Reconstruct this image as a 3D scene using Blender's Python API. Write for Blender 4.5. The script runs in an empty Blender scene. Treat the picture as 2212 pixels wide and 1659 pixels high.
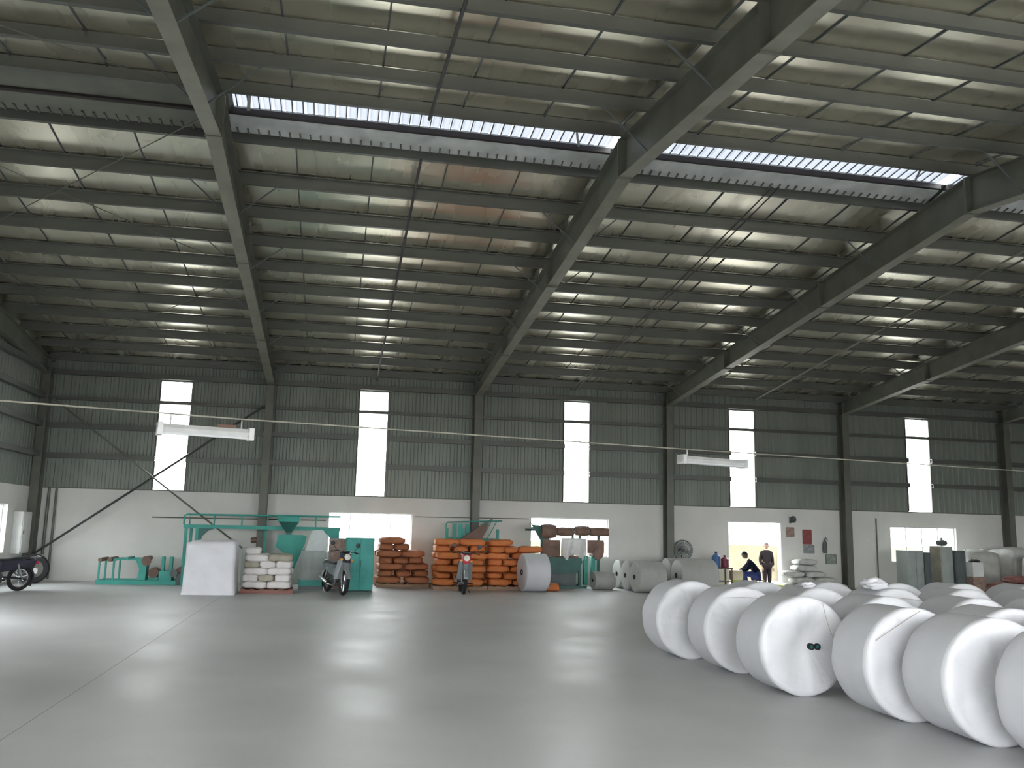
import bpy, bmesh, math, random
from math import sin, cos, pi, radians, sqrt
from mathutils import Vector, Matrix, Quaternion, noise

random.seed(7)
sc = bpy.context.scene
C = bpy.context.collection

# ------------------------------------------------------------------ camera, sky, exposure
CAM = Vector((7.956, 0.0, 1.646))
XW = (0.9800333, 0.0536906, 0.19144724)      # world axes seen from the camera (right, down, forward)
YW = (-0.19754889, 0.15365747, 0.96817551)
ZW = (0.02256462, -0.98666443, 0.16119596)
right = Vector((XW[0], YW[0], ZW[0])); down = Vector((XW[1], YW[1], ZW[1])); fwd = Vector((XW[2], YW[2], ZW[2]))
cam = bpy.data.cameras.new('camera'); camo = bpy.data.objects.new('camera', cam); C.objects.link(camo)
M = Matrix.Identity(4)
for i in range(3):
    M[i][0] = right[i]; M[i][1] = -down[i]; M[i][2] = -fwd[i]; M[i][3] = CAM[i]
camo.matrix_world = M
cam.sensor_width = 36.0; cam.lens = 1914.4 / 2212 * 36.0
cam.clip_start = 0.05; cam.clip_end = 500
sc.camera = camo

w = bpy.data.worlds.new('overcast_sky'); sc.world = w; w.use_nodes = True
bg = w.node_tree.nodes['Background']
bg.inputs[0].default_value = (0.95, 0.98, 1.0, 1); bg.inputs[1].default_value = 6.0

vs = sc.view_settings
vs.view_transform = 'Standard'; vs.look = 'None'; vs.gamma = 1.0; vs.use_curve_mapping = False
vs.exposure = 1.35

# ------------------------------------------------------------------ materials
MAT = {}
def mat(name, col, rough=.6, metal=0., var=.12, scale=3., bump=0., bscale=30., col2=None, spec=.5, stretch=(1, 1, 1), rvar=0., weave=None, lo=.3, hi=.7, detail=5, bdist=.02, trans=0.):
    m = bpy.data.materials.new(name); m.use_nodes = True
    nt = m.node_tree; N = nt.nodes; L = nt.links
    b = N['Principled BSDF']
    b.inputs['Roughness'].default_value = rough; b.inputs['Metallic'].default_value = metal
    b.inputs['Specular IOR Level'].default_value = spec
    tc = N.new('ShaderNodeTexCoord'); mp = N.new('ShaderNodeMapping'); mp.inputs['Scale'].default_value = stretch
    L.new(tc.outputs['Object'], mp.inputs[0])
    nz = N.new('ShaderNodeTexNoise'); nz.inputs['Scale'].default_value = scale; nz.inputs['Detail'].default_value = detail
    L.new(mp.outputs[0], nz.inputs['Vector'])
    mr = N.new('ShaderNodeMapRange'); mr.inputs[1].default_value = lo; mr.inputs[2].default_value = hi
    L.new(nz.outputs[0], mr.inputs[0])
    mx = N.new('ShaderNodeMix'); mx.data_type = 'RGBA'
    c2 = col2 if col2 else tuple(c * (1 - 2 * var) for c in col)
    c1 = col if col2 else tuple(min(1, c * (1 + var)) for c in col)
    mx.inputs[6].default_value = (*c2, 1); mx.inputs[7].default_value = (*c1, 1)
    L.new(mr.outputs[0], mx.inputs[0]); L.new(mx.outputs[2], b.inputs['Base Color'])
    if rvar:
        r2 = N.new('ShaderNodeMapRange'); r2.inputs[1].default_value = .3; r2.inputs[2].default_value = .7
        r2.inputs[3].default_value = rough - rvar; r2.inputs[4].default_value = rough + rvar
        L.new(nz.outputs[0], r2.inputs[0]); L.new(r2.outputs[0], b.inputs['Roughness'])
    if bump or weave:
        bp = N.new('ShaderNodeBump'); bp.inputs['Strength'].default_value = bump if bump else .3; bp.inputs['Distance'].default_value = bdist
        if weave:
            wv = N.new('ShaderNodeTexChecker'); wv.inputs['Scale'].default_value = weave
            L.new(mp.outputs[0], wv.inputs['Vector']); L.new(wv.outputs[1], bp.inputs['Height'])
        else:
            n2 = N.new('ShaderNodeTexNoise'); n2.inputs['Scale'].default_value = bscale; n2.inputs['Detail'].default_value = 3
            L.new(mp.outputs[0], n2.inputs['Vector']); L.new(n2.outputs[0], bp.inputs['Height'])
        L.new(bp.outputs[0], b.inputs['Normal'])
    MAT[name] = m
    return m

def sheet_mat(name, tint, transp, transl, rough=.5):
    m = bpy.data.materials.new(name); m.use_nodes = True
    nt = m.node_tree; N = nt.nodes; L = nt.links
    for n in list(N): N.remove(n)
    out = N.new('ShaderNodeOutputMaterial')
    t = N.new('ShaderNodeBsdfTransparent'); t.inputs[0].default_value = (*tint, 1)
    tl = N.new('ShaderNodeBsdfTranslucent')
    tc = N.new('ShaderNodeTexCoord'); nz = N.new('ShaderNodeTexNoise'); nz.inputs['Scale'].default_value = 4.0
    L.new(tc.outputs['Object'], nz.inputs['Vector'])
    mx = N.new('ShaderNodeMix'); mx.data_type = 'RGBA'
    mx.inputs[6].default_value = (*[c * .85 for c in tint], 1); mx.inputs[7].default_value = (*tint, 1)
    L.new(nz.outputs[0], mx.inputs[0]); L.new(mx.outputs[2], tl.inputs[0])
    m1 = N.new('ShaderNodeMixShader'); m1.inputs[0].default_value = transl / (transp + transl)
    L.new(t.outputs[0], m1.inputs[1]); L.new(tl.outputs[0], m1.inputs[2])
    g = N.new('ShaderNodeBsdfGlossy'); g.inputs['Roughness'].default_value = rough; g.inputs[0].default_value = (.8, .8, .8, 1)
    m2 = N.new('ShaderNodeMixShader'); m2.inputs[0].default_value = .05
    L.new(m1.outputs[0], m2.inputs[1]); L.new(g.outputs[0], m2.inputs[2]); L.new(m2.outputs[0], out.inputs[0])
    MAT[name] = m

mat('concrete', (.57, .575, .57), .46, 0, scale=.55, col2=(.44, .445, .45), bump=.05, bscale=25, rvar=.08, detail=8, spec=.38)
mat('joint', (.30, .30, .30), .8)
mat('yard', (.30, .285, .26), .9, scale=.4, bump=.2)
mat('plaster', (.71, .70, .665), .85, scale=.9, col2=(.62, .61, .58), bump=.08, bscale=12, detail=7)
mat('cladding', (.215, .24, .21), .5, .15, scale=1.2, var=.08, stretch=(1, 1, .15))
mat('roof_sheet', (.35, .37, .38), .5, .5, scale=2)
mat('foil', (.92, .885, .74), .27, .96, scale=1.6, col2=(.87, .835, .69), bump=.04, bscale=10, rvar=.03, stretch=(1, .06, 1), bdist=.006)
mat('steel', (.135, .14, .115), .5, .1, scale=2.2, var=.1)
mat('steel_light', (.20, .20, .16), .5, .1, scale=2.2, var=.1)
mat('purlin', (.115, .12, .108), .45, .25, scale=2, var=.1, stretch=(.3, 1, 1))
mat('dark_flashing', (.022, .016, .017), .6, 0)
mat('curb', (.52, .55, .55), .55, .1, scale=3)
mat('skylight_rib', (.12, .13, .14), .5)
mat('wire', (.40, .39, .32), .6)
mat('dark_wire', (.05, .05, .055), .6)
mat('alu', (.62, .63, .64), .4, .7)
mat('white_paint', (.72, .73, .72), .4, scale=4, var=.06)
mat('woven', (.61, .615, .645), .62, scale=2.2, col2=(.555, .56, .59), weave=140, spec=.35, bump=.12, bdist=.004)
mat('wrap', (.76, .77, .80), .45, scale=2.5, col2=(.70, .70, .725), bump=.6, bscale=7, spec=.5, bdist=.03)
mat('cover', (.70, .71, .75), .55, scale=2.5, col2=(.62, .62, .65), bump=.4, bscale=6, spec=.35, bdist=.03)
mat('crease_line', (.52, .44, .37), .8)  # brown of the wrinkle lines drawn on the roll ends
mat('core_teal', (.03, .16, .16), .5)
mat('core_dark', (.012, .014, .018), .7)
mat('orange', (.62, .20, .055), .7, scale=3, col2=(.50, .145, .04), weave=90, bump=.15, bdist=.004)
mat('orange_shade', (.42, .15, .065), .7, scale=3, col2=(.33, .11, .05), weave=90, bump=.15, bdist=.004)  # orange sack colour with the first pile's shade painted in
mat('sack_white', (.70, .68, .67), .7, scale=4, col2=(.60, .57, .55), weave=90, bump=.15, bdist=.004)
mat('sack_grey', (.50, .50, .47), .75, scale=4, var=.1, weave=90, bump=.15, bdist=.004)
mat('sack_tan', (.36, .34, .27), .75, scale=4, var=.12)
mat('teal', (.05, .34, .28), .6, scale=3, col2=(.04, .28, .235))
mat('teal_light', (.08, .36, .32), .6, spec=.25, scale=3, var=.08)
mat('teal_dark', (.022, .12, .10), .5)
mat('pale_cab', (.52, .58, .57), .45, scale=3, var=.06)
mat('grey_cab', (.33, .37, .35), .5, scale=3, var=.08)
mat('grey_dark', (.10, .12, .12), .5)
mat('brown', (.16, .095, .07), .6, scale=4)
mat('brown_roll', (.20, .125, .095), .65, scale=4, var=.15)
mat('wood', (.33, .21, .14), .75, scale=3, stretch=(1, 8, 8), var=.18)
mat('wood_red', (.26, .12, .10), .75, scale=3, stretch=(1, 8, 8), var=.15)
mat('rubber', (.014, .014, .016), .75, var=.2)
mat('black', (.02, .02, .024), .4)
mat('chrome', (.75, .76, .78), .18, 1.0, var=.03)
mat('metal_grey', (.30, .31, .32), .4, .8)
mat('engine', (.10, .10, .105), .45, .6)
mat('paint_red', (.55, .02, .045), .3, var=.06)
mat('paint_dark', (.035, .032, .055), .25, var=.06)
mat('paint_grey', (.25, .28, .29), .3, var=.06)
mat('lamp_lens', (.80, .78, .70), .12)
mat('lamp_amber', (.75, .30, .05), .2)
mat('tube_white', (.82, .84, .85), .3, var=.03)
mat('red_poster', (.27, .06, .06), .6, scale=14, var=.2)
mat('grey_poster', (.30, .31, .32), .6, scale=14, var=.2)
mat('brown_poster', (.32, .22, .18), .6, scale=14, var=.2)
mat('green_poster', (.28, .33, .28), .6, scale=14, var=.2)
mat('blue', (.05, .14, .34), .5)
mat('maroon', (.22, .03, .07), .5)
mat('lime', (.55, .75, .08), .45)
mat('cream', (.62, .55, .38), .6)
mat('yard_wall', (.17, .145, .095), .85, scale=1.5, var=.12)
mat('skin', (.13, .075, .05), .6, var=.05)
mat('hair', (.012, .010, .010), .5)
mat('navy', (.008, .010, .022), .9, spec=.05)
mat('jeans', (.045, .06, .17), .9, spec=.05)
mat('dark_cloth', (.010, .008, .009), .9, spec=.05)
mat('red_heap', (.24, .10, .085), .75, scale=6, var=.25)
sheet_mat('translucent', (.93, .95, .93), .62, .38)
sheet_mat('skylight', (.075, .080, .090), .02, .38)
sheet_mat('glass', (.93, .95, .95), .92, .02, .05)

# ------------------------------------------------------------------ mesh helpers
class MB:
    def __init__(s): s.v = []; s.f = []
    def add(s, vs_, fs_):
        o = len(s.v); s.v += [tuple(v) for v in vs_]; s.f += [tuple(o + i for i in f) for f in fs_]; return s
    def box(s, x0, x1, y0, y1, z0, z1):
        return s.add([(x0, y0, z0), (x1, y0, z0), (x1, y1, z0), (x0, y1, z0), (x0, y0, z1), (x1, y0, z1), (x1, y1, z1), (x0, y1, z1)],
                     [(0, 3, 2, 1), (4, 5, 6, 7), (0, 1, 5, 4), (1, 2, 6, 5), (2, 3, 7, 6), (3, 0, 4, 7)])
    def cbox(s, x0, x1, y0, y1, z0, z1, b=.02):
        bm = bmesh.new(); bmesh.ops.create_cube(bm, size=1)
        for v in bm.verts:
            v.co = ((x0 + x1) / 2 + v.co.x * (x1 - x0), (y0 + y1) / 2 + v.co.y * (y1 - y0), (z0 + z1) / 2 + v.co.z * (z1 - z0))
        bmesh.ops.bevel(bm, geom=bm.edges[:], offset=b, segments=2, profile=.6, affect='EDGES')
        bm.verts.ensure_lookup_table()
        s.add([v.co[:] for v in bm.verts], [[v.index for v in f.verts] for f in bm.faces]); bm.free(); return s
    def hexa(s, bot, top):   # two quads, both anticlockwise seen from above
        return s.add(list(bot) + list(top), [(3, 2, 1, 0), (4, 5, 6, 7), (0, 1, 5, 4), (1, 2, 6, 5), (2, 3, 7, 6), (3, 0, 4, 7)])
    def tube(s, pts, r, n=8, cap=True):
        pts = [Vector(p) for p in pts]; rs = r if isinstance(r, (list, tuple)) else [r] * len(pts)
        ring = []; up = None
        for i, p in enumerate(pts):
            d = (pts[min(i + 1, len(pts) - 1)] - pts[max(i - 1, 0)]).normalized()
            if up is None:
                up = Vector((0, 0, 1)) if abs(d.z) < .9 else Vector((1, 0, 0))
            a = d.cross(up).normalized(); b_ = a.cross(d).normalized(); up = b_
            ring.append([p + a * rs[i] * cos(2 * pi * k / n) + b_ * rs[i] * sin(2 * pi * k / n) for k in range(n)])
        vs_ = [v for R in ring for v in R]; fs = []
        for i in range(len(pts) - 1):
            for k in range(n):
                k2 = (k + 1) % n; fs.append((i * n + k, i * n + k2, (i + 1) * n + k2, (i + 1) * n + k))
        if cap: fs.append(tuple(reversed(range(n)))); fs.append(tuple((len(pts) - 1) * n + k for k in range(n)))
        return s.add(vs_, [tuple(reversed(f)) for f in fs])
    def bar(s, p, q, wx, wz=None):   # rectangular bar
        p = Vector(p); q = Vector(q); wz = wz or wx
        d = (q - p).normalized(); up = Vector((0, 0, 1)) if abs(d.z) < .95 else Vector((0, 1, 0))
        a = d.cross(up).normalized() * wx / 2; b_ = a.cross(d).normalized() * wz / 2
        vs_ = [p - a - b_, p + a - b_, p + a + b_, p - a + b_, q - a - b_, q + a - b_, q + a + b_, q - a + b_]
        return s.add(vs_, [(0, 1, 2, 3), (7, 6, 5, 4), (0, 4, 5, 1), (1, 5, 6, 2), (2, 6, 7, 3), (3, 7, 4, 0)])
    def lathe(s, prof, c=(0, 0, 0), axis='z', n=24, closed=False):
        vs_ = []; fs = []; m = len(prof)
        for r, h in prof:
            for k in range(n):
                a = 2 * pi * k / n; u, v = r * cos(a), r * sin(a)
                p = {'z': (u, v, h), 'y': (v, h, u), 'x': (h, u, v)}[axis]
                vs_.append((p[0] + c[0], p[1] + c[1], p[2] + c[2]))
        for i in range(m if closed else m - 1):
            j = (i + 1) % m
            for k in range(n):
                k2 = (k + 1) % n; fs.append((i * n + k, i * n + k2, j * n + k2, j * n + k))
        if not closed:
            if prof[0][0] > 1e-6: fs.append(tuple(reversed(range(n))))
            if prof[-1][0] > 1e-6: fs.append(tuple((m - 1) * n + k for k in range(n)))
        return s.add(vs_, fs)
    def torus(s, c, R, r, axis='y', n=28, m=8):
        return s.lathe([(R + r * cos(2 * pi * i / m), r * sin(2 * pi * i / m)) for i in range(m)], c, axis, n, True)
    def prism(s, poly, axis, a, b_):   # poly of 2-d points; axis 'x': (y,z); 'y': (x,z); 'z': (x,y)
        n = len(poly); f = {'x': lambda u, v, t: (t, u, v), 'y': lambda u, v, t: (u, t, v), 'z': lambda u, v, t: (u, v, t)}[axis]
        vs_ = [f(u, v, a) for u, v in poly] + [f(u, v, b_) for u, v in poly]
        fs = [tuple(range(n)), tuple(reversed(range(n, 2 * n)))] + [(i, i + n, (i + 1) % n + n, (i + 1) % n) for i in range(n)]
        return s.add(vs_, fs)
    def xf(s, Mx, start=0):
        for i in range(start, len(s.v)): s.v[i] = tuple(Mx @ Vector(s.v[i]))
        return s
    def mesh(s, name, m, smooth=True, ang=35):
        me = bpy.data.meshes.new(name); me.from_pydata(s.v, [], s.f)
        bm = bmesh.new(); bm.from_mesh(me); bmesh.ops.recalc_face_normals(bm, faces=bm.faces); bm.to_mesh(me); bm.free()
        if m: me.materials.append(MAT[m])
        if smooth:
            me.polygons.foreach_set('use_smooth', [True] * len(me.polygons)); me.set_sharp_from_angle(angle=radians(ang))
        me.update(); return me

def link(name, me, parent=None, loc=(0, 0, 0), rot=(0, 0, 0)):
    o = bpy.data.objects.new(name, me); C.objects.link(o); o.location = loc; o.rotation_euler = rot
    if parent: o.parent = parent
    return o
def obj(name, mb, m, parent=None, loc=(0, 0, 0), rot=(0, 0, 0), label=None, smooth=True, ang=35):
    o = link(name, mb.mesh(name, m, smooth, ang), parent, loc, rot)
    if label: o['label'] = label
    return o
def tag(o, label, cat, group=None):
    o['label'] = label; o['category'] = cat
    if group: o['group'] = group
    return o
def thing(name, label, cat, loc=(0, 0, 0), rz=0, group=None):
    o = bpy.data.objects.new(name, None); C.objects.link(o); o.location = loc; o.rotation_euler = (0, 0, rz)
    o.empty_display_size = .2
    return tag(o, label, cat, group)
def struct(o, label=None):
    o['kind'] = 'structure'
    if label: o['label'] = label
    return o
def copy_tree(o, parent=None):
    c = o.copy(); C.objects.link(c); c.parent = parent
    for ch in list(o.children): copy_tree(ch, c)
    return c

# ------------------------------------------------------------------ building constants
YF = 26.26; YN = -1.66; XR = 36.2; YR = 12.3
COLX = [0.12, 6.05, 12.08, 18.11, 24.12, 30.1, 36.08]
WALLH = 2.48
def ztop(y): return 7.60 - .12 * abs(y - YR)          # rafter top / purlin underside
def zbot(y): return 6.98 - .105 * abs(y - YR)
PD = .205                                              # purlin depth
def zsheet(y): return ztop(y) + PD + .012
STRIP = [(3.05, 3.87), (8.60, 9.42), (14.81, 15.60), (20.24, 21.08), (26.53, 27.38), (32.4, 33.2)]
LOWW = [(7.87, 10.27), (13.83, 16.25), (25.83, 28.25), (31.6, 34.0)]
DOOR = (20.12, 21.98, 2.06)
ZL0, ZL1 = .86, 2.0
ZS0, ZS1 = 2.50, 5.54

# floor and yard
fl = struct(obj('floor', MB().box(-.25, XR + .25, YN - .25, YF + .25, -.3, 0), 'concrete', smooth=False), 'smooth grey polished concrete floor')
obj('floor_joint', MB().box(5.618, 5.624, YN, YF, 0.0, .0012), 'joint', fl)
struct(obj('ground', MB().box(-60, 100, -60, 90, -.6, -.3), 'yard', smooth=False), 'pale bare ground of the yard outside')

def pier_wall(x0, x1, h, t, openings):
    """lower masonry wall along local x, thickness from 0..t in local y"""
    mb = MB(); x = x0
    for a, b_, z0, z1 in sorted(openings):
        if a > x: mb.box(x, a, 0, t, 0, h)
        if z0 > 0: mb.box(a, b_, 0, t, 0, z0)
        if z1 < h: mb.box(a, b_, 0, t, z1, h)
        x = b_
    if x < x1: mb.box(x, x1, 0, t, 0, h)
    return mb
def ribbed(mb, u0, u1, z0, z1, t=.02, per=.2, flip=1, ztopf=None):
    """trapezoid ribbed sheet in local x-z plane, ribs towards -y"""
    n = max(1, round((u1 - u0) / per)); p = (u1 - u0) / n
    us = []
    for i in range(n):
        a = u0 + i * p
        us += [(a, 0), (a + p * .3, 0), (a + p * .4, -t), (a + p * .75, -t), (a + p * .85, 0)]
    us.append((u1, 0))
    vs_ = []; fs = []
    for k, (u, d) in enumerate(us):
        zt = ztopf(u) if ztopf else z1
        vs_ += [(u, d * flip, z0), (u, d * flip, zt)]
        if k: fs.append((2 * k - 2, 2 * k, 2 * k + 1, 2 * k - 1))
    return mb.add(vs_, fs)

# ---- far wall
wf = struct(obj('wall_far', pier_wall(-.2, XR + .2, WALLH, .2, [(a, b_, ZL0, ZL1) for a, b_ in LOWW] + [(DOOR[0], DOOR[1], 0, DOOR[2])]), 'plaster', loc=(0, YF, 0), smooth=False), 'long far wall, white plaster below and grey-green ribbed cladding above')
def clad(parent, u0, u1, z0, z1, zf=None):
    n = max(1, round((u1 - u0) / 1.05)); p = (u1 - u0) / n
    for i in range(n):
        obj('cladding_sheet', ribbed(MB(), u0 + i * p, u0 + (i + 1) * p, z0, z1, ztopf=zf), 'cladding', parent, smooth=False)
ZE = zsheet(YF)
edges = [0.0]
for a, b_ in STRIP: edges += [a, b_]
edges.append(XR)
for i in range(0, len(edges), 2): clad(wf, edges[i], edges[i + 1], WALLH, ZE)
for a, b_ in STRIP: obj('cladding_sheet', ribbed(MB(), a, b_, ZS1, ZE), 'cladding', wf, smooth=False)
obj('cap_flashing', MB().box(-.1, XR, -.05, .12, WALLH - .015, WALLH + .015), 'steel', wf)
def zsec(L_, d=.16, fl_=.06, t=.012):
    return [(-t / 2, -d / 2), (t / 2 + fl_, -d / 2), (t / 2 + fl_, -d / 2 + t), (t / 2, -d / 2 + t), (t / 2, d / 2), (-t / 2 - fl_, d / 2), (-t / 2 - fl_, d / 2 - t), (-t / 2, d / 2 - t)]
for z in (3.35, 4.17, 4.93, 5.66):
    for k in range(6):
        a, b_ = COLX[k] + .1, COLX[k + 1] - .1
        segs = [(a, b_)]
        if z in (3.35, 4.17) : segs = [(a, STRIP[k][0]), (STRIP[k][1], b_)]
        gh = .042 if z == 4.93 else .07
        for s0, s1 in segs:
            obj('girt', MB().prism([(-.155 + q * .0 - p_, z + q) for p_, q in [(0, -gh), (-.13, -gh), (-.13, -gh + .02), (-.02, -gh + .02), (-.02, gh - .02), (-.13, gh - .02), (-.13, gh), (0, gh)]], 'x', s0, s1), 'purlin', wf)

def window(name, x0, x1, z0, z1, panes, y, m='glass', label='', frame=.03, mfr='alu', rows=1):
    e = bpy.data.objects.new(name, None); C.objects.link(e); e.location = (0, y, 0); struct(e, label)
    f = MB()
    for (a, b_, c, d) in ((x0, x0 + frame, z0, z1), (x1 - frame, x1, z0, z1), (x0 + frame, x1 - frame, z0, z0 + frame), (x0 + frame, x1 - frame, z1 - frame, z1)):
        f.box(a, b_, 0, .06, c, d)
    obj('window_frame', f, mfr, e)
    pw = (x1 - x0 - 2 * frame) / panes; ph = (z1 - z0 - 2 * frame) / rows
    for i in range(panes):
        a = x0 + frame + i * pw
        if i: obj('mullion', MB().box(a - .015, a + .015, .005, .055, z0 + frame, z1 - frame), mfr, e)
        for j in range(rows):
            c = z0 + frame + j * ph
            if j and i == 0: obj('transom', MB().box(x0 + frame, x1 - frame, .0, .05, c - .012, c + .012), mfr, e)
            obj('pane', MB().box(a + (.015 if i else 0), a + pw - (.015 if i < panes - 1 else 0), .028, .033, c + (.012 if j else 0), c + ph - (.012 if j < rows - 1 else 0)), m, e)
    return e
nw = 1
for a, b_ in STRIP:
    e = bpy.data.objects.new('window_%d' % nw, None); C.objects.link(e); e.location = (0, YF, 0); struct(e, 'tall narrow translucent daylight strip in the ribbed cladding'); nw += 1
    zz = [ZS0, 4.93, ZS1]
    for c, d in zip(zz[:-1], zz[1:]):
        obj('translucent_sheet', ribbed(MB(), a, b_, c, d, per=.205), 'translucent', e, smooth=False)
    obj('window_frame', MB().box(a - .02, a, -.05, .03, ZS0, ZS1).box(b_, b_ + .02, -.05, .03, ZS0, ZS1), 'steel', e)
for a, b_ in LOWW:
    window('window_%d' % nw, a, b_, ZL0, ZL1, 4, YF + .1, label='low four-pane aluminium window in the white plaster wall'); nw += 1

d1 = bpy.data.objects.new('door_1', None); C.objects.link(d1); d1.location = (0, YF, 0); struct(d1, 'open doorway to the bright yard')
obj('door_frame', MB().box(DOOR[0], DOOR[0] + .05, -.02, .22, 0, DOOR[2]).box(DOOR[1] - .05, DOOR[1], -.02, .22, 0, DOOR[2]).box(DOOR[0] + .05, DOOR[1] - .05, -.02, .22, DOOR[2] - .05, DOOR[2]), 'white_paint', d1)
for s in (0, 1):
    xa, xb = (DOOR[0] - .92, DOOR[0] - .02) if s == 0 else (DOOR[1] + .02, DOOR[1] + .92)
    lf = obj('door_leaf', MB().box(xa, xb, .24, .28, .02, DOOR[2] - .06), 'white_paint', d1)
    hx = xa + .06 if s == 0 else xb - .06
    obj('handle', MB().bar((hx, .30, .95), (hx, .30, 1.1), .02), 'chrome', lf)

# ---- left wall (x = 0), built along local x = world y
LDOOR = (13.5, 16.5, 0, 3.2)
LWIN = (22.3, 24.46, .78, 1.98)
def side_wall(name, x, rz, ops, label):
    mb = pier_wall(YN, YF, WALLH, .2, [o_ for o_ in ops])
    return mb
wl = struct(obj('wall_left', pier_wall(YN - .2, YF, WALLH, .2, [(LDOOR[0], LDOOR[1], 0, WALLH), LWIN]), 'plaster', loc=(0, 0, 0), rot=(0, 0, pi / 2), smooth=False), 'end wall with white plaster below and ribbed cladding above')
def roofz(u): return zsheet(u)
for u0, u1, z0 in ((YN, LDOOR[0], WALLH), (LDOOR[0], LDOOR[1], 3.2), (LDOOR[1], YR, WALLH), (LDOOR[1], YF, WALLH)):
    if u1 <= u0: continue
    n = max(1, round((u1 - u0) / 1.05)); p = (u1 - u0) / n
    for i in range(n):
        obj('cladding_sheet', ribbed(MB(), u0 + i * p, u0 + (i + 1) * p, z0, 0, flip=-1, ztopf=roofz), 'cladding', wl, smooth=False).rotation_euler = (0, 0, 0)
for z in (3.35, 4.17, 4.93, 5.66):
    obj('girt', MB().box(19.0 if z < 3.2 else YN, YF - .3, -.17, -.03, z - .07, z + .07), 'purlin', wl)
e = window('window_%d' % nw, LWIN[0], LWIN[1], LWIN[2], LWIN[3], 3, 0, label='low aluminium window in the white end wall'); nw += 1
e.rotation_euler = (0, 0, pi / 2); e.location = (-.12, 0, 0)

# ---- right wall
wr = struct(obj('wall_right', pier_wall(YN - .2, YF, WALLH, .2, []), 'plaster', loc=(XR + .2, 0, 0), rot=(0, 0, pi / 2), smooth=False), 'right end wall')
for i in range(27):
    u0 = YN + i * (YF - YN) / 27
    obj('cladding_sheet', ribbed(MB(), u0, u0 + (YF - YN) / 27, WALLH, 0, ztopf=roofz), 'cladding', wr, loc=(0, .2, 0), smooth=False)

# ---- near wall, behind the camera: wide truck doors
NDOOR = [(1.6, 4.8), (6.9, 11.3), (13.0, 17.2), (19.0, 23.2), (25.0, 29.4)]
ZD = 3.6
wn = struct(obj('wall_near', pier_wall(-.2, XR + .2, WALLH, .2, [(a, b_, 0, WALLH) for a, b_ in NDOOR]), 'plaster', loc=(0, YN - .2, 0), smooth=False), 'near wall with wide open truck doors')
x = 0.0
for a, b_ in NDOOR + [(XR, XR)]:
    if a > x:
        n = max(1, round((a - x) / 1.05)); p = (a - x) / n
        for i in range(n): obj('cladding_sheet', ribbed(MB(), x + i * p, x + (i + 1) * p, WALLH, ZE, flip=-1), 'cladding', wn, loc=(0, .2, 0), smooth=False)
    if b_ > a:
        n = max(1, round((b_ - a) / 1.05)); p = (b_ - a) / n
        for i in range(n): obj('cladding_sheet', ribbed(MB(), a + i * p, a + (i + 1) * p, ZD, ZE, flip=-1), 'cladding', wn, loc=(0, .2, 0), smooth=False)
    x = b_

# ------------------------------------------------------------------ roof
SK0, SK1 = 12.42, 13.0        # ridge daylight slot
YB = 13.5
rf = MB()
for (ya, yb) in ((YN - .2, SK0), (SK1, YF + .2)):
    za, zb = zsheet(ya) + .03, zsheet(yb) + .03
    rf.hexa([(-.2, ya, za), (XR + .2, ya, za), (XR + .2, yb, zb), (-.2, yb, zb)], [(-.2, ya, za + .03), (XR + .2, ya, za + .03), (XR + .2, yb, zb + .03), (-.2, yb, zb + .03)])
rf.hexa([(-.2, SK0, zsheet(SK0) + .03), (6.2, SK0, zsheet(SK0) + .03), (6.2, SK1, zsheet(SK1) + .03), (-.2, SK1, zsheet(SK1) + .03)],
        [(-.2, SK0, zsheet(SK0) + .06), (6.2, SK0, zsheet(SK0) + .06), (6.2, SK1, zsheet(SK1) + .06), (-.2, SK1, zsheet(SK1) + .06)])
rf.hexa([(30, SK0, zsheet(SK0) + .03), (XR + .2, SK0, zsheet(SK0) + .03), (XR + .2, SK1, zsheet(SK1) + .03), (30, SK1, zsheet(SK1) + .03)],
        [(30, SK0, zsheet(SK0) + .06), (XR + .2, SK0, zsheet(SK0) + .06), (XR + .2, SK1, zsheet(SK1) + .06), (30, SK1, zsheet(SK1) + .06)])
ce = struct(obj('ceiling', rf, 'roof_sheet', smooth=False), 'low-pitched metal roof lined with silvery foil over steel purlins')

PFAR = [13.5, 14.85, 16.07, 17.3, 18.5, 19.73, 20.98, 22.22, 23.5, 24.75, 25.98]
PNEAR = [12.2, 11.08, 9.95, 8.82, 7.72] + [7.72 - 1.15 * k for k in range(1, 9)]
zp = [(-.005, 0), (.07, 0), (.07, .015), (.005, .015), (.005, PD - .012), (.0, PD - .012), (.0, PD), (-.07, PD), (-.07, PD - .012), (-.005, PD - .012)]
pm = {}
for k in range(6):
    L_ = COLX[k + 1] - COLX[k]
    pm[k] = MB().prism(zp, 'x', -.0, L_).mesh('purlin', 'purlin', False)
for y in PFAR + PNEAR:
    for k in range(6):
        s = -.12 if y > YR else .12
        o = link('purlin', pm[k], ce, (COLX[k], y, ztop(y)))
        if y < YR: o.scale = (1, -1, 1)

# foil panels (silver insulation between roof sheet and purlins)
def foil_mesh(ys, seed, wd=1.205):
    rnd = random.Random(seed); mb = MB(); vs_ = []; fs = []; NX = 5; rows = []
    ys = sorted(ys)
    for a, b_ in zip(ys[:-1], ys[1:]):
        for t in (0, .2, .4, .6, .8): rows.append((a + (b_ - a) * t, sin(pi * t)))
    rows.append((ys[-1], 0))
    for j, (y, s) in enumerate(rows):
        for i in range(NX):
            u = i / (NX - 1)
            dz = 0
            vs_.append((u * wd, y, zsheet(y) + dz))
    for j in range(len(rows) - 1):
        for i in range(NX - 1):
            a = j * NX + i; fs.append((a, a + 1, a + NX + 1, a + NX))
    mb.add(vs_, fs); return mb
far_y = [YB] + PFAR[1:] + [YF]; near_y = [YN] + sorted(PNEAR)[:-1] + [SK0]
fm_f = [foil_mesh(far_y, s).mesh('foil_panel', 'foil') for s in range(4)]
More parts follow.
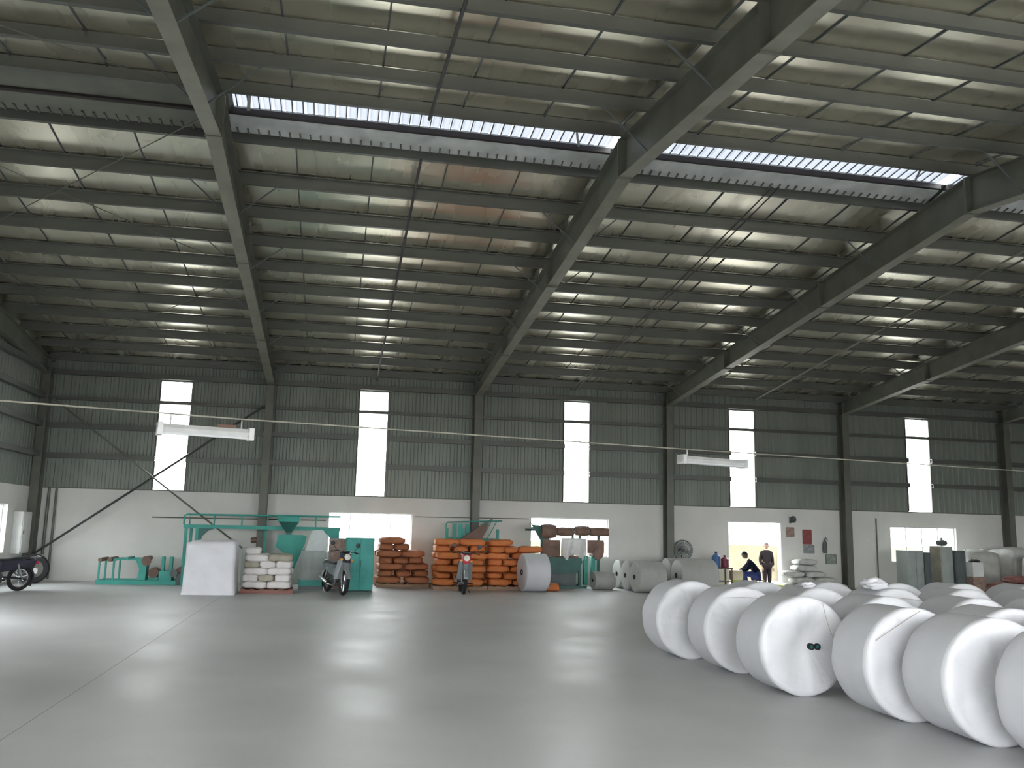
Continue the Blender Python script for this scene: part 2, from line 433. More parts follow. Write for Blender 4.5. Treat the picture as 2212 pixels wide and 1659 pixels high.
fm_n = [foil_mesh(near_y, s + 10).mesh('foil_panel', 'foil') for s in range(4)]
for k in range(30):
    x = -.29 + k * 1.23
    if x + 1.2 > XR + .3: break
    link('foil_panel', fm_f[k % 4], ce, (x, 0, 0))
    link('foil_panel', fm_n[(k * 3 + 1) % 4], ce, (x, 0, 0))
# foil seams: narrow dark tape between two panels
seam_f = MB(); seam_n = MB()
for ys, mbx in ((far_y, seam_f), (near_y, seam_n)):
    ys = sorted(ys)
    for a, b_ in zip(ys[:-1], ys[1:]):
        m_ = (a + b_) / 2
        for p, q, dp, dq in ((a, m_, .010, .016), (m_, b_, .016, .010)):
            mbx.bar((0, p, zsheet(p) - dp), (0, q, zsheet(q) - dq), .016, .010)
sf = seam_f.mesh('foil_seam', 'grey_dark', False); sn = seam_n.mesh('foil_seam', 'grey_dark', False)
for k in range(1, 30):
    x = -.29 + k * 1.23 - .012
    if x < .1 or x > XR: continue
    link('foil_seam', sf, ce, (x, 0, 0)); link('foil_seam', sn, ce, (x, 0, 0))

# ridge daylight slot: ribbed translucent sheet, dark edge channel, bare curb band with notched closure strip
def sk_sheet(x0, x1):
    mb = MB(); n = round((x1 - x0) / .16); p = (x1 - x0) / n; us = []
    for i in range(n):
        a = x0 + i * p; us += [(a, 0), (a + p * .55, 0), (a + p * .66, .035), (a + p * .89, .035)]
    us.append((x1, 0)); vs_ = []; fs = []
    for k, (u, d) in enumerate(us):
        vs_ += [(u, SK0 - .1, zsheet(SK0) + .05 + d), (u, SK1 + .06, zsheet(SK1) + .06 + d)]
        if k: fs.append((2 * k - 2, 2 * k, 2 * k + 1, 2 * k - 1))
    return mb.add(vs_, fs)
for k in range(1, 5):
    sh = obj('skylight_sheet', sk_sheet(COLX[k] + .12, COLX[k + 1] - .06), 'skylight', ce, smooth=False)
    ribs = MB(); n = round((COLX[k + 1] - COLX[k]) / .16)
    for i in range(n):
        xx = COLX[k] + .2 + i * .16
        if xx < COLX[k + 1] - .1:
            ribs.bar((xx, SK0 - .05, zsheet(SK0) + .045), (xx, SK1, zsheet(SK1) + .052), .016, .014)
    obj('rib_set', ribs, 'skylight_rib', sh)
    obj('diagonal_stay', MB().bar((COLX[k + 1] - .75, SK0 + .03, zsheet(SK0) + .04), (COLX[k + 1] - .55, SK1, zsheet(SK1)), .035, .02), 'alu', ce)
obj('diagonal_stay', MB().bar((COLX[1] + .42, SK0 + .03, zsheet(SK0) + .04), (COLX[1] + .36, SK1, zsheet(SK1)), .05, .02), 'alu', ce)
for k in range(6):
    a, b_ = COLX[k] + .08, COLX[k + 1] - .02
    obj('edge_channel', MB().box(a, b_, SK1 - .01, SK1 + .06, zsheet(SK1) - .055, zsheet(SK1) + .03), 'dark_flashing', ce)
    zc0, zc1 = zsheet(SK1) - .05, zsheet(YB) - .10
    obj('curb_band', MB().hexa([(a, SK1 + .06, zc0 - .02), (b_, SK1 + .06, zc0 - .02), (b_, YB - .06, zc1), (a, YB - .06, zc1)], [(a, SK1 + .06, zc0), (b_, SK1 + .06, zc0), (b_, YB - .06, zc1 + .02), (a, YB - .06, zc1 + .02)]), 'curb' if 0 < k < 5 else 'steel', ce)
    teeth = MB(); n = int((b_ - a) / .155)
    for i in range(n):
        xx = a + .1 + i * .155
        teeth.bar((xx, YB - .20, zc1 + .012), (xx + .01, YB - .06, zc1 - .012), .022, .02)
    obj('closure_teeth', teeth, 'steel', ce)

for xa, xb in ((0.0, 6.15), (30.0, XR)):
    obj('ridge_cap', MB().hexa([(xa, SK0 - .05, zsheet(SK0) - .02), (xb, SK0 - .05, zsheet(SK0) - .02), (xb, SK1, zsheet(SK1) - .02), (xa, SK1, zsheet(SK1) - .02)], [(xa, SK0 - .05, zsheet(SK0) + .02), (xb, SK0 - .05, zsheet(SK0) + .02), (xb, SK1, zsheet(SK1) + .02), (xa, SK1, zsheet(SK1) + .02)]), 'steel', ce)
# ------------------------------------------------------------------ columns and rafters
CLAB = ['dark steel column in the corner beside the white electrical box', 'steel column behind the green gantry and the white covered bale',
        'steel column rising behind the middle orange sack pile', 'steel column beside the round dark wall fan',
        'steel column next to the red poster and green notice', 'steel column behind the grey bulk bales', 'steel column in the far right corner']
RLAB = ['end rafter against the ribbed end wall', 'rafter above the white covered bale, ending at the open skylight slot', 'rafter above the orange sack piles, crossing the skylight slot',
        'rafter above the round wall fan', 'rafter above the red poster on the white wall', 'rafter above the grey bulk bales', 'end rafter at the right wall']
for k, cx in enumerate(COLX):
    w_, d_ = (.11, .36)
    for yy, sgn, far in ((YF - .02, -1, True), (YN + .02, 1, False)):
        zt = zbot(yy) + .02
        t = thing('steel_column', CLAB[k] if far else 'steel column standing along the near wall with the truck doors', 'column', (cx, yy, 0), 0, 'portal frame columns')
        y0, y1 = (-d_, 0) if far else (0, d_)
        obj('web', MB().box(-.006, .006, y0 + .012, y1 - .012, .02, zt), 'steel', t)
        obj('flange', MB().box(-w_, w_, y0, y0 + .012, .02, zt), 'steel', t)
        obj('flange', MB().box(-w_, w_, y1 - .012, y1, .02, zt), 'steel', t)
        obj('base_plate', MB().box(-.17, .17, y0 - .06, y1 + (.0 if far else .06), 0, .02), 'steel', t)
        obj('cap_plate', MB().box(-w_, w_, y0, y1, zt, zt + .016), 'steel', t)
    t = thing('roof_rafter', RLAB[k], 'rafter', (cx, YR, 0), 0, 'portal frame rafters')
    fw = .105
    for s in (-1, 1):
        L_ = (YF - YR - .03) if s == 1 else (YR - YN - .03)
        def P(dy, z): return (s * dy, z)
        za0, za1 = zbot(YR), zbot(YR + L_); zt0, zt1 = ztop(YR), ztop(YR + L_)
        obj('web', MB().prism([P(0, za0 + .012), P(L_, za1 + .04), P(L_, zt1 - .014), P(0, zt0 - .014)], 'x', -.006, .006), 'steel', t)
        obj('bottom_flange', MB().prism([P(0, za0), P(L_ - .35, zbot(YR + L_ - .35)), P(L_ - .35, zbot(YR + L_ - .35) + .014), P(0, za0 + .014)], 'x', -fw, fw), 'steel_light', t)
        obj('top_flange', MB().prism([P(0, zt0 - .014), P(L_, zt1 - .014), P(L_, zt1), P(0, zt0)], 'x', -fw, fw), 'steel', t)
        for dy in (.0, 4.6, 9.4, L_ - .36):
            if dy == 0 and s == -1: continue
            zz0, zz1 = zbot(YR + dy) - .02, ztop(YR + dy)
            obj('splice_plate', MB().box(-fw - .015, fw + .015, s * dy - .02, s * dy + .02, zz0, zz1 - .002), 'steel', t)
        if 0 < k < 6:
            for j, py in enumerate(PFAR if s == 1 else PNEAR):
                if j % 2 == 1 and abs(py - YR) < L_ - 1:
                    dy = py - YR
                    for sx in (-1, 1):
                        obj('fly_brace', MB().bar((sx * .09, dy, zbot(py) + .03), (sx * .75, dy, ztop(py) + .03), .020, .020), 'grey_dark', t)

# rod bracing in the first bay of the roof, wall bracing at the far wall
def rod(name, p, q, r, m, label, cat, group=None):
    p = Vector(p); q = Vector(q)
    return tag(obj(name, MB().tube([Vector((0, 0, 0)), q - p], r, 8), m, loc=p), label, cat, group)
for (ya, yb) in ((7.7, 12.1), (12.6, 18.4), (18.6, 25.6)):
    for s in (0, 1):
        xa, xb = (COLX[0] + .15, COLX[1] - .12) if s == 0 else (COLX[1] - .12, COLX[0] + .15)
        if ya < YR: zA, zB = ztop(ya) - .10, ztop(yb) - .10
        else: zA, zB = ztop(ya) - .10, ztop(yb) - .10
        rod('brace_rod', (xa, ya, zA - .03 * s), (xb, yb, zB - .03 * s), .009, 'steel', 'thin diagonal roof brace rod in the bay beside the end wall', 'brace', 'roof brace rods')
rod('brace_rod', (COLX[0] + .13, YF - .30, .70), (COLX[1] - .13, YF - .30, 4.95), .030, 'dark_wire', 'dark diagonal wall brace rising from the corner across the first daylight strip', 'brace')
rod('brace_rod', (COLX[0] + .14, YF - .43, 4.95), (COLX[1] - .13, YF - .43, .70), .024, 'steel', 'pale diagonal wall brace sloping down behind the green gantry', 'brace')

# conduits under the purlins
def slope_line(name, x, ya, yb, r, m, label, cat):
    pts = []
    for y in [ya] + ([YR] if ya < YR < yb else []) + [yb]: pts.append((0, y - ya, ztop(y) - r - .004 - ztop(ya)))
    return tag(obj(name, MB().tube(pts, r, 8), m, loc=(x, ya, ztop(ya))), label, cat)
slope_line('conduit', 9.05, 13.45, YF - .05, .024, 'dark_wire', 'dark conduit running up the roof slope above the second daylight strip', 'conduit')
slope_line('conduit', 9.05, 3.0, 12.28, .024, 'dark_wire', 'dark conduit under the near roof slope, stopping at the skylight slot', 'conduit')
slope_line('cable', 15.0, 13.2, YF - .05, .013, 'dark_wire', 'first of two parallel dark cables under the roof beside the third daylight strip', 'cable')
slope_line('cable', 15.12, 13.2, YF - .05, .013, 'dark_wire', 'second of two parallel dark cables under the roof beside the third daylight strip', 'cable')
slope_line('conduit', 21.1, 13.6, YF - .05, .022, 'steel_light', 'grey conduit running up the roof slope above the open doorway', 'conduit')

# hanging tube lights on a wire
WA = Vector((0.02, 8.75, 2.86)); W1 = Vector((6.81, 10.9, 2.86)); W2 = Vector((13.51, 13.4, 2.97)); WB = Vector((22.5, 16.4, 3.1)); WC = Vector((XR - .02, 20.5, 3.3))
tag(obj('support_wire', MB().tube([p - WA for p in (WA, W1, W2, WB, WC)], .010, 6), 'wire', loc=WA), 'pale wire stretched across the hall carrying the tube lights', 'wire')
def tube_light(p, q, label, broken):
    p = Vector(p); q = Vector(q); L_ = (q - p).length; a = math.atan2(q.y - p.y, q.x - p.x)
    t = thing('tube_light', label, 'light', p, a, 'hanging tube lights')
    obj('housing', MB().prism([(-.075, .0), (-.03, -.055), (.03, -.055), (.075, 0), (.03, .045), (-.03, .045)], 'x', 0, L_), 'white_paint', t)
    for s in (-1, 1):
        if broken and s == 1: continue
        obj('tube', MB().tube([(.05, s * .045, -.065), (L_ - .05, s * .045, -.065)], .014, 8), 'tube_white', t)
    for x in (.03, L_ - .03): obj('end_cap', MB().cbox(x - .03, x + .03, -.085, .085, -.09, .06, .01), 'white_paint', t)
    for x in (.14, L_ - .14):
        obj('hanger', MB().tube([(x, 0, .045), (x, 0, .15)], .008, 6), 'alu', t)
    if broken: obj('ballast', MB().cbox(L_ - .42, L_ - .2, -.03, .03, .045, .085, .008), 'brown', t)
tube_light((5.95, 10.66, 2.70), (6.98, 10.98, 2.69), 'battered hanging tube light beside the first daylight strip', True)
tube_light((13.37, 13.36, 2.82), (14.72, 13.86, 2.82), 'white hanging tube light crossing the daylight strip over the doorway', False)

# ------------------------------------------------------------------ fabric rolls
def roll_meshes(L_, r, seed):
    b = MB(); n = 56; rows = [(-.0, r - .025), (.012, r - .006), (.03, r)] + [(L_ * t, r) for t in (.2, .4, .6, .8)] + [(L_ - .03, r), (L_ - .012, r - .006), (L_, r - .025)]
    vs_ = []; fs = []
    for y, rr in rows:
        for k in range(n):
            a = 2 * pi * k / n
            d = .006 * noise.noise(Vector((cos(a) * 3, sin(a) * 3, y * 2 + seed * 5))) + .003 * sin(a * 9 + y * 12 + seed)
            vs_.append(((rr + d) * cos(a), y, (rr + d) * sin(a) + r))
    for i in range(len(rows) - 1):
        for k in range(n):
            k2 = (k + 1) % n; fs.append((i * n + k, i * n + k2, (i + 1) * n + k2, (i + 1) * n + k))
    fs.append(tuple((len(rows) - 1) * n + k for k in range(n)))
    b.add(vs_, fs)
    # white wrapping film on the end: wrinkled disc, lip folded over the rim
    c = MB(); vs_ = []; fs = []; rr_ = [r + .006, r + .008, r - .012, r * .9, r * .78, r * .65, r * .5, r * .35, r * .2, r * .09]
    yy_ = [.055, .01, -.018, -.024, -.026, -.024, -.018, -.01, -.004, 0]
    m_ = 72; rnd = random.Random(seed); ph = [rnd.uniform(0, 6.28) for _ in range(6)]
    for i, (q, y) in enumerate(zip(rr_, yy_)):
        for k in range(m_):
            a = 2 * pi * k / m_; t = i / 9
            wv = sin(a * 7 + ph[0] + t * 3) * .4 + sin(a * 13 + ph[1] - t * 4) * .35 + sin(a * 23 + ph[2]) * .25
            fold = noise.noise(Vector((q * cos(a) * 4 + seed * 3, q * sin(a) * 4, seed)))
            dy = (wv * .014 * (1.05 - t) + fold * .05 * min(1, (t - .2) * 2.5)) * (0 if i < 2 else 1)
            if i < 1: qq = q + .003 * wv
            else: qq = q
            vs_.append((qq * cos(a), y + dy, qq * sin(a) + r))
    for i in range(9):
        for k in range(m_):
            k2 = (k + 1) % m_; fs.append((i * m_ + k, i * m_ + k2, (i + 1) * m_ + k2, (i + 1) * m_ + k))
    c.add(vs_, fs); c.f.append(tuple(9 * m_ + k for k in range(m_)))
    return b.mesh('roll_body', 'woven', True, 40), c.mesh('end_wrap', 'wrap', True, 60)
RM = [roll_meshes(.60, .5, s) for s in range(5)]
def crease_mesh(seed, r=.5):  # added brown line where the wrap only has a wrinkle crease
    rnd = random.Random(seed); mb = MB()
    for _ in range(1):
        a0 = rnd.uniform(0, 6.28); a1 = a0 + rnd.uniform(.8, 1.5); off = rnd.uniform(-.05, .05); pts = []
        for i in range(9):
            t = i / 8; x = (1 - t) * cos(a0) * r * .97 + t * cos(a1) * r * .97 + off * sin(pi * t); z = (1 - t) * sin(a0) * r * .97 + t * sin(a1) * r * .97 + off * cos(a0) * sin(pi * t)
            pts.append((x, -.052 - .004 * sin(pi * t), z + r))
        mb.tube(pts, .0028, 5)
    return mb.mesh('wrap_crease', 'crease_line')
TW = [crease_mesh(s) for s in range(4)]
def fabric_roll(x, yf, rz, label, group, v=0, core=False, crease_line=True, sc_=1.0, spin=0, tilt=0):
    t = thing('fabric_roll', label, 'fabric roll', (x, yf, 0.004), rz, group)
    body, wrap = RM[v % 5]
    o = link('roll_body', body, t); c = link('end_wrap', wrap, t); c['label'] = 'white film wrap on the roll end'
    t.scale = (sc_,) * 3
    if crease_line: link('wrap_crease', TW[v % 4], c)
    if core:
        for dx in (-.034, .034):
            k = obj('core_tube', MB().lathe([(.033, -.05), (.033, .02), (.022, .02), (.022, -.05)], (.08 + dx, 0, .5), 'y', 20, True), 'core_dark', t)
            obj('core_plug', MB().lathe([(0, -.04), (.0215, -.04), (.0215, -.02), (0, -.02)], (.08 + dx, 0, .5), 'y', 16), 'core_teal', k)
    return t
G1 = 'wrapped fabric rolls set out on the open floor'
front = [(12.73, 11.38, .02), (12.90, 10.22, -.01), (12.88, 8.78, .015), (13.25, 7.49, 0), (13.36, 6.56, -.02), (13.45, 5.55, .01)]
flab = ['last of the outermost row, next to the far roll store', 'between the last of the outermost row and the exposed core', None,
        'roll right after the one with the exposed core, outermost row', 'second roll after the one with the exposed core, outermost row', 'third roll after the one with the exposed core, outermost row']
for i, (x, y, a) in enumerate(front):
    fabric_roll(x, y, a, 'grey woven fabric roll with a dark twin core showing in its white end' if i == 2 else 'grey fabric roll, ' + flab[i], G1, i, core=(i == 2))
rnd = random.Random(3)
for i, (x0, y0, _) in enumerate(front):
    for j in range(1, 6):
        x = x0 + j * 1.05 + rnd.uniform(-.02, .02); y = y0 + rnd.uniform(-.08, .1)
        if i == 0 and j in (2,): y += .1
        fabric_roll(x, y, rnd.uniform(-.03, .03), ('grey fabric roll in the second row, directly beside the ' + ('last of the outermost row', 'roll next to the last one', 'roll with the exposed core', 'first roll after the exposed core', 'second roll after the exposed core', 'third roll after the exposed core')[i]) if j == 1 else 'grey woven fabric roll with a white wrapped end, deep inside the block of rolls', G1, i + j * 2, crease_line=(j % 2 == 0))

# rolls near the far wall, ends facing left
G2 = 'grey fabric rolls stored by the far wall'
def far_roll(x, y, s, label, rz=-pi / 2, L_=1):
    r = fabric_roll(x, y, rz, label, G2, int(x * 7 + y * 3), crease_line=False, sc_=s)
    r.scale = (s, s * L_, s)
    return r
mat('woven_dull', (.45, .45, .43), .7, scale=3, col2=(.38, .38, .36), weave=140, bump=.12, bdist=.004)
def plain_roll(x, y, r, L_, rz, label, group, m='woven_dull', hole=True, name='fabric_roll'):
    t = thing(name, label, 'fabric roll', (x, y, .003), rz, group)
    obj('roll_body', MB().lathe([(r * .16, 0), (r * .5, -.012), (r * .93, -.004), (r, .025), (r * 1.005, L_ * .5), (r, L_ - .025), (r * .93, L_ + .004), (r * .16, L_)], (0, 0, r), 'y', 32), m, t)
    if hole:
        k = obj('core_tube', MB().lathe([(r * .15, -.02), (r * .15, .1), (r * .11, .1), (r * .11, -.02)], (0, 0, r), 'y', 18, True), 'core_dark', t)
        obj('core_plug', MB().lathe([(0, .0), (r * .11, .0), (r * .11, .05), (0, .05)], (0, 0, r), 'y', 14), 'core_dark', k)
    return t
for i, y in enumerate((23.72, 24.56, 25.40)):
    plain_roll(16.20 + .02 * i, y, .41, .80, -pi / 2 + .04, 'dull grey roll with an open core, in the row left of the wall fan', G2)
for i, y in enumerate((24.05, 25.0)):
    plain_roll(17.55 + .03 * i, y, .45, 1.1, -pi / 2, 'dull grey roll lying below the round wall fan', G2)
plain_roll(15.32, 24.75, .25, .6, -pi / 2 + .1, 'small low grey roll lying by the green machine foot', G2)
tag(plain_roll(13.02, 23.65, .50, .66, -pi / 2 + .1, '', None, m='woven', hole=True), 'pale fabric roll standing between the last orange pile and the loom', 'fabric roll')

# ------------------------------------------------------------------ sacks
def sack_mesh(lx, ly, lz, seed, m):
    bm = bmesh.new(); bmesh.ops.create_cube(bm, size=2); bmesh.ops.subdivide_edges(bm, edges=bm.edges[:], cuts=6, use_grid_fill=True)
    for v in bm.verts:
        x, y, z = v.co
        ex = 1 - abs(x) ** 6 * .42; ey = 1 - abs(y) ** 6 * .34
        zz = z * ex * ey * (1 if True else 0)
        px = x * (1 - .06 * abs(y) ** 3); py = y * (1 - .10 * abs(x) ** 4)
        nn = noise.noise(Vector((x * 1.6 + seed * 7, y * 1.6, z * 1.2)))
        v.co = (px * lx / 2 * (1 + .06 * nn), py * ly / 2 * (1 + .06 * nn), lz / 2 + zz * lz / 2 * (1 + .28 * nn))
    me = bpy.data.meshes.new('sack'); bm.to_mesh(me); bm.free(); me.materials.append(MAT[m])
    me.polygons.foreach_set('use_smooth', [True] * len(me.polygons)); return me
SK = {m: [sack_mesh(.70, .47, .180, s, m) for s in range(4)] for m in ('orange', 'orange_shade', 'sack_grey')}
SW = {m: [sack_mesh(.52, .36, .185, s + 9, m) for s in range(4)] for m in ('sack_white', 'sack_tan')}
def sack(me, p, rz, label, group, tilt=0):
    o = link('sack', me, None, p, (random.uniform(-.02, .02), random.uniform(-.03, .03), rz)); tag(o, label, 'sack', group); return o
def pallet(x, y, lx, ly, rz, label, m='wood'):
    t = thing('pallet', label, 'pallet', (x, y, 0), rz, 'pallets under the goods')
    for k in range(3): obj('runner', MB().box(-lx / 2, lx / 2, -ly / 2 + k * (ly - .08) / 2, -ly / 2 + k * (ly - .08) / 2 + .08, 0, .085), m, t)
    for k in range(6): obj('plank', MB().box(-lx / 2 + k * (lx - .11) / 5, -lx / 2 + k * (lx - .11) / 5 + .11, -ly / 2, ly / 2, .086, .106), m, t)
    return t
def pile(x0, x1, y0, layers, m, label, group, tops, seed, zb=.107, sx=.9, taper=0):
    rnd = random.Random(seed); ms = SK[m]; lz = .176
    for l in range(layers):
        shift = .04 if l % 2 else -.04; w_ = x1 - x0; z = zb + l * lz
        xe = x1 - (taper if l >= 3 else 0)
        xs = [x0 + .33, xe - .33] if l % 2 == 0 else [x0 + .36, xe - .34]
        if l % 2:      # cross layer: three sacks laid front to back
            for q in range(3):
                x = x0 + .245 + q * (xe - x0 - .49) / 2
                if tops and l >= tops[0 if q < 2 else 1]: continue
                sack(ms[rnd.randrange(4)], (x + rnd.uniform(-.02, .02), y0 + .42 + rnd.uniform(-.05, .05), z), pi / 2 + rnd.uniform(-.05, .05), label, group).scale = (1.2, .88, 1)
            continue
        for r_ in range(2):
            for q, x in enumerate(xs):
                if tops and l >= tops[q]: continue
                sack(ms[rnd.randrange(4)], (x + rnd.uniform(-.06, .06), y0 + .22 + r_ * .46 + rnd.uniform(-.06, .03), z), rnd.uniform(-.06, .06) + (pi if rnd.random() < .5 else 0), label, group).scale = (sx, .92, 1)
pallet(9.95, 25.32, 1.45, 1.0, 0, 'wooden pallet under the shade-darkened sack pile by the teal cabinet')
pile(9.22, 10.68, 24.80, 6, 'orange_shade', 'orange sack, colour darkened for shade, in the pile next to the teal cabinet', 'sacks in the shaded pile', (6, 5), 1, sx=.96, taper=.12)
sack(SK['orange_shade'][1], (9.62, 25.05, .107 + 6 * .176 - .004), .15, 'orange sack, colour darkened for shade, on top of the pile next to the teal cabinet', 'sacks in the shaded pile')
pallet(11.42, 24.55, 1.45, 1.0, 0, 'wooden pallet under the orange sack pile behind the red motorbike')
pile(10.72, 12.12, 24.08, 6, 'orange', 'orange woven sack in the pile behind the red motorbike', 'sacks behind the red motorbike', None, 2)
for dx, dy, a in ((.36, .3, .06), (1.05, .28, -.08)):
    sack(SK['orange'][2], (10.72 + dx, 24.08 + dy, .107 + 6 * .176), a, 'orange woven sack on the top layer behind the red motorbike', 'sacks behind the red motorbike')
pallet(12.86, 24.65, 1.35, 1.0, 0, 'wooden pallet under the orange sack pile by the pale roll')
pile(12.18, 13.52, 24.18, 6, 'orange', 'orange woven sack in the pile behind the pale roll', 'sacks behind the pale roll', (6, 5), 5)
for dx, dy, a in ((.36, .3, .2),):
    sack(SK['orange'][0], (12.18 + dx, 24.18 + dy, .107 + 6 * .176), a, 'orange woven sack on top of the pile behind the pale roll', 'sacks behind the pale roll')
sack(SK['orange'][3], (13.38, 24.5, .107 + 5 * .176 + .01), .05, 'orange woven sack sticking out over the pale roll', 'sacks behind the pale roll')
sack(SK['orange'][1], (13.95, 24.0, .003), 1.35, 'single orange sack lying on the floor beside the pale roll', None).scale = (.75, .8, 1.1)

# pile of small white sacks
pallet(6.53, 22.62, 1.2, .95, .03, 'reddish pallet under the small white sacks', 'wood_red')
rnd = random.Random(21)
for l in range(6):
    xs = [6.25, 6.82] if l % 2 == 0 else [6.16, 6.53, 6.90]
    for r_ in range(2):
        for x in xs:
            if (l == 5 and (x > 6.5 or r_ == 1)) : continue
            mm = 'sack_tan' if rnd.random() < .12 or (l == 4 and x > 6.7) else 'sack_white'
            o = sack(SW[mm][rnd.randrange(4)], (x + rnd.uniform(-.03, .03), 22.38 + r_ * .40 + rnd.uniform(-.03, .03), .107 + l * .158), rnd.uniform(-.1, .1), ('tan sack' if mm == 'sack_tan' else 'small white sack') + ' in the stack beside the white covered bale', 'small sacks beside the bale')
            if l % 2 == 0: o.scale = (1.08, 1, 1)
            else: o.scale = (.72, 1, 1)

# white covered bale
def covered_bale():
    t = thing('covered_bale', 'tall bale under a white plastic sheet, in front of the green gantry', 'bale', (5.27, 22.2, 0), .02)
    bm = bmesh.new(); bmesh.ops.create_cube(bm, size=2); bmesh.ops.subdivide_edges(bm, edges=bm.edges[:], cuts=13, use_grid_fill=True)
    for v in list(bm.verts):
        x, y, z = v.co
        if z < -.99 and max(abs(x), abs(y)) < .99: continue
        zz = (z + 1) / 2; fl_ = 1 + .07 * (1 - zz) ** 2.2
        rx = x * fl_; ry = y * fl_
        a = math.atan2(y, x); nn = noise.noise(Vector((x * 2.2, y * 2.2, z * 1.1 + x)))
        n2 = sin(a * 14 + z * 5 + x * 3) * .010 * (1 - zz * .4)
        edge = max(abs(x), abs(y))
        top = 1.22 - .05 * (edge ** 6) + .018 * nn + (.02 * x)
        side = 1 + .018 * nn + n2
        v.co = (rx * .545 * side, ry * .5 * side, .005 + zz * top + (.012 * abs(sin(a * 9)) if zz < .02 else 0))
    me = bpy.data.meshes.new('cover'); bm.to_mesh(me); bm.free(); me.materials.append(MAT['cover'])
    me.polygons.foreach_set('use_smooth', [True] * len(me.polygons))
    link('plastic_cover', me, t)
covered_bale()

# ------------------------------------------------------------------ green gantry extruder line
g = thing('extruder_gantry', 'green steel gantry with handrail, hopper and sloping chute behind the bale', 'machine', (4.2, 24.6, 0))
def loc(*pts): return pts
for x, y in ((.06, -.0), (.06, .9), (.34, 0), (3.95, 0), (3.95, .9), (2.0, .9)):
    obj('post', MB().box(x - .035, x + .035, y - .035, y + .035, 0, 1.53), 'teal', g)
obj('deck_beam', MB().box(0, 4.0, -.05, .02, 1.48, 1.57), 'teal', g); obj('deck_beam', MB().box(0, 4.0, .88, .95, 1.48, 1.57), 'teal', g)
obj('deck_plate', MB().box(0.02, 3.98, .02, .88, 1.545, 1.565), 'teal_dark', g)
obj('handrail', MB().tube([(.0, -.02, 1.57), (.0, -.02, 1.78), (.06, -.02, 1.83), (4.0, -.02, 1.86)], .022, 8), 'teal', g)
obj('handrail', MB().tube([(.0, .92, 1.57), (.0, .92, 1.83), (4.0, .92, 1.86)], .02, 8), 'teal', g)
for x in (.75, 1.45, 2.1, 3.35): obj('baluster', MB().tube([(x, -.02, 1.57), (x, -.02, 1.85)], .018, 8), 'teal', g)
obj('corner_brace', MB().prism([(.36, 1.48), (.78, 1.48), (.62, 1.42), (.48, 1.28), (.42, 1.08), (.36, 1.08)], 'y', -.03, .01), 'teal_dark', g)
obj('corner_brace', MB().prism([(3.55, 1.48), (3.92, 1.48), (3.92, 1.12)], 'y', -.03, .01), 'teal', g)
hp = obj('hopper', MB().hexa([(2.60, -.25, 1.42), (2.74, -.25, 1.42), (2.74, .0, 1.42), (2.60, .0, 1.42)], [(2.40, -.45, 1.70), (2.92, -.45, 1.70), (2.92, .1, 1.70), (2.40, .1, 1.70)]), 'teal_dark', g)
obj('hopper_rim', MB().hexa([(2.39, -.46, 1.70), (2.93, -.46, 1.70), (2.93, .11, 1.70), (2.39, .11, 1.70)], [(2.36, -.48, 1.83), (2.95, -.48, 1.83), (2.95, .13, 1.83), (2.36, .13, 1.83)]), 'teal', hp)
obj('feed_throat', MB().box(2.60, 2.74, -.25, 0, 1.34, 1.42), 'teal_dark', hp)
obj('chute', MB().prism([(2.42, 1.36), (3.02, 1.36), (3.14, 1.32), (3.10, 1.12), (2.80, .32), (2.72, .32), (2.68, .82), (2.36, 1.05)], 'y', -.30, -.02), 'teal', g)
obj('barrel', MB().tube([(1.85, .12, 1.20), (1.70, .14, 1.19)], .07, 14), 'brown', g)
obj('stand', MB().box(1.5, 1.9, -.02, .3, 0, 1.0), 'grey_cab', g)

cab = thing('control_cabinet', 'pale grey control cabinet with a sloped white hood, right of the green chute', 'cabinet', (7.24, 23.62, 0))
obj('plinth', MB().box(-.02, .60, -.02, .42, .0, .10), 'grey_dark', cab)
obj('cabinet_foot', MB().box(-.02, .62, -.04, .42, .10, .24), 'teal', cab)
obj('body', MB().cbox(0, .60, 0, .4, .24, .98, .012), 'grey_cab', cab)
obj('door_panel', MB().cbox(.04, .28, -.012, .002, .28, .94, .004), 'grey_cab', cab); obj('door_panel', MB().cbox(.31, .56, -.012, .002, .28, .94, .004), 'grey_cab', cab)
obj('hood', MB().prism([(.10, .98), (.58, .98), (.60, 1.40), (.52, 1.50), (.30, 1.50), (.22, 1.42)], 'y', .02, .38), 'pale_cab', cab)
obj('side_strip', MB().box(.60, .66, .0, .30, .98, 1.38), 'pale_cab', cab)

tc_ = thing('teal_cabinet', 'bright teal steel cabinet standing beside the motorbike', 'cabinet', (8.36, 23.05, 0), .02)
obj('body', MB().cbox(0, .70, 0, .55, .03, 1.33, .012), 'teal', tc_)
for x0 in (.02, .36):
    dp = obj('door_panel', MB().cbox(x0, x0 + .32, -.018, .0, .06, 1.30, .006), 'teal_light', tc_)
    obj('handle', MB().bar((.33 if x0 < .2 else .38, -.035, .62), (.33 if x0 < .2 else .38, -.035, .78), .014), 'teal_dark', dp)
obj('foot', MB().box(.02, .10, .02, .5, 0, .03), 'black', tc_); obj('foot', MB().box(.6, .68, .02, .5, 0, .03), 'black', tc_)
gb = thing('grey_cabinet', 'brown-grey steel box standing behind the motorbike, left of the teal cabinet', 'cabinet', (7.93, 23.66, 0))
obj('body', MB().cbox(0, .46, 0, .5, .02, 1.30, .012), 'grey_poster', gb); obj('door_panel', MB().cbox(.03, .43, -.015, 0, .05, 1.26, .005), 'brown_poster', gb)
obj('foot', MB().box(.04, .42, .04, .46, 0, .02), 'black', gb)

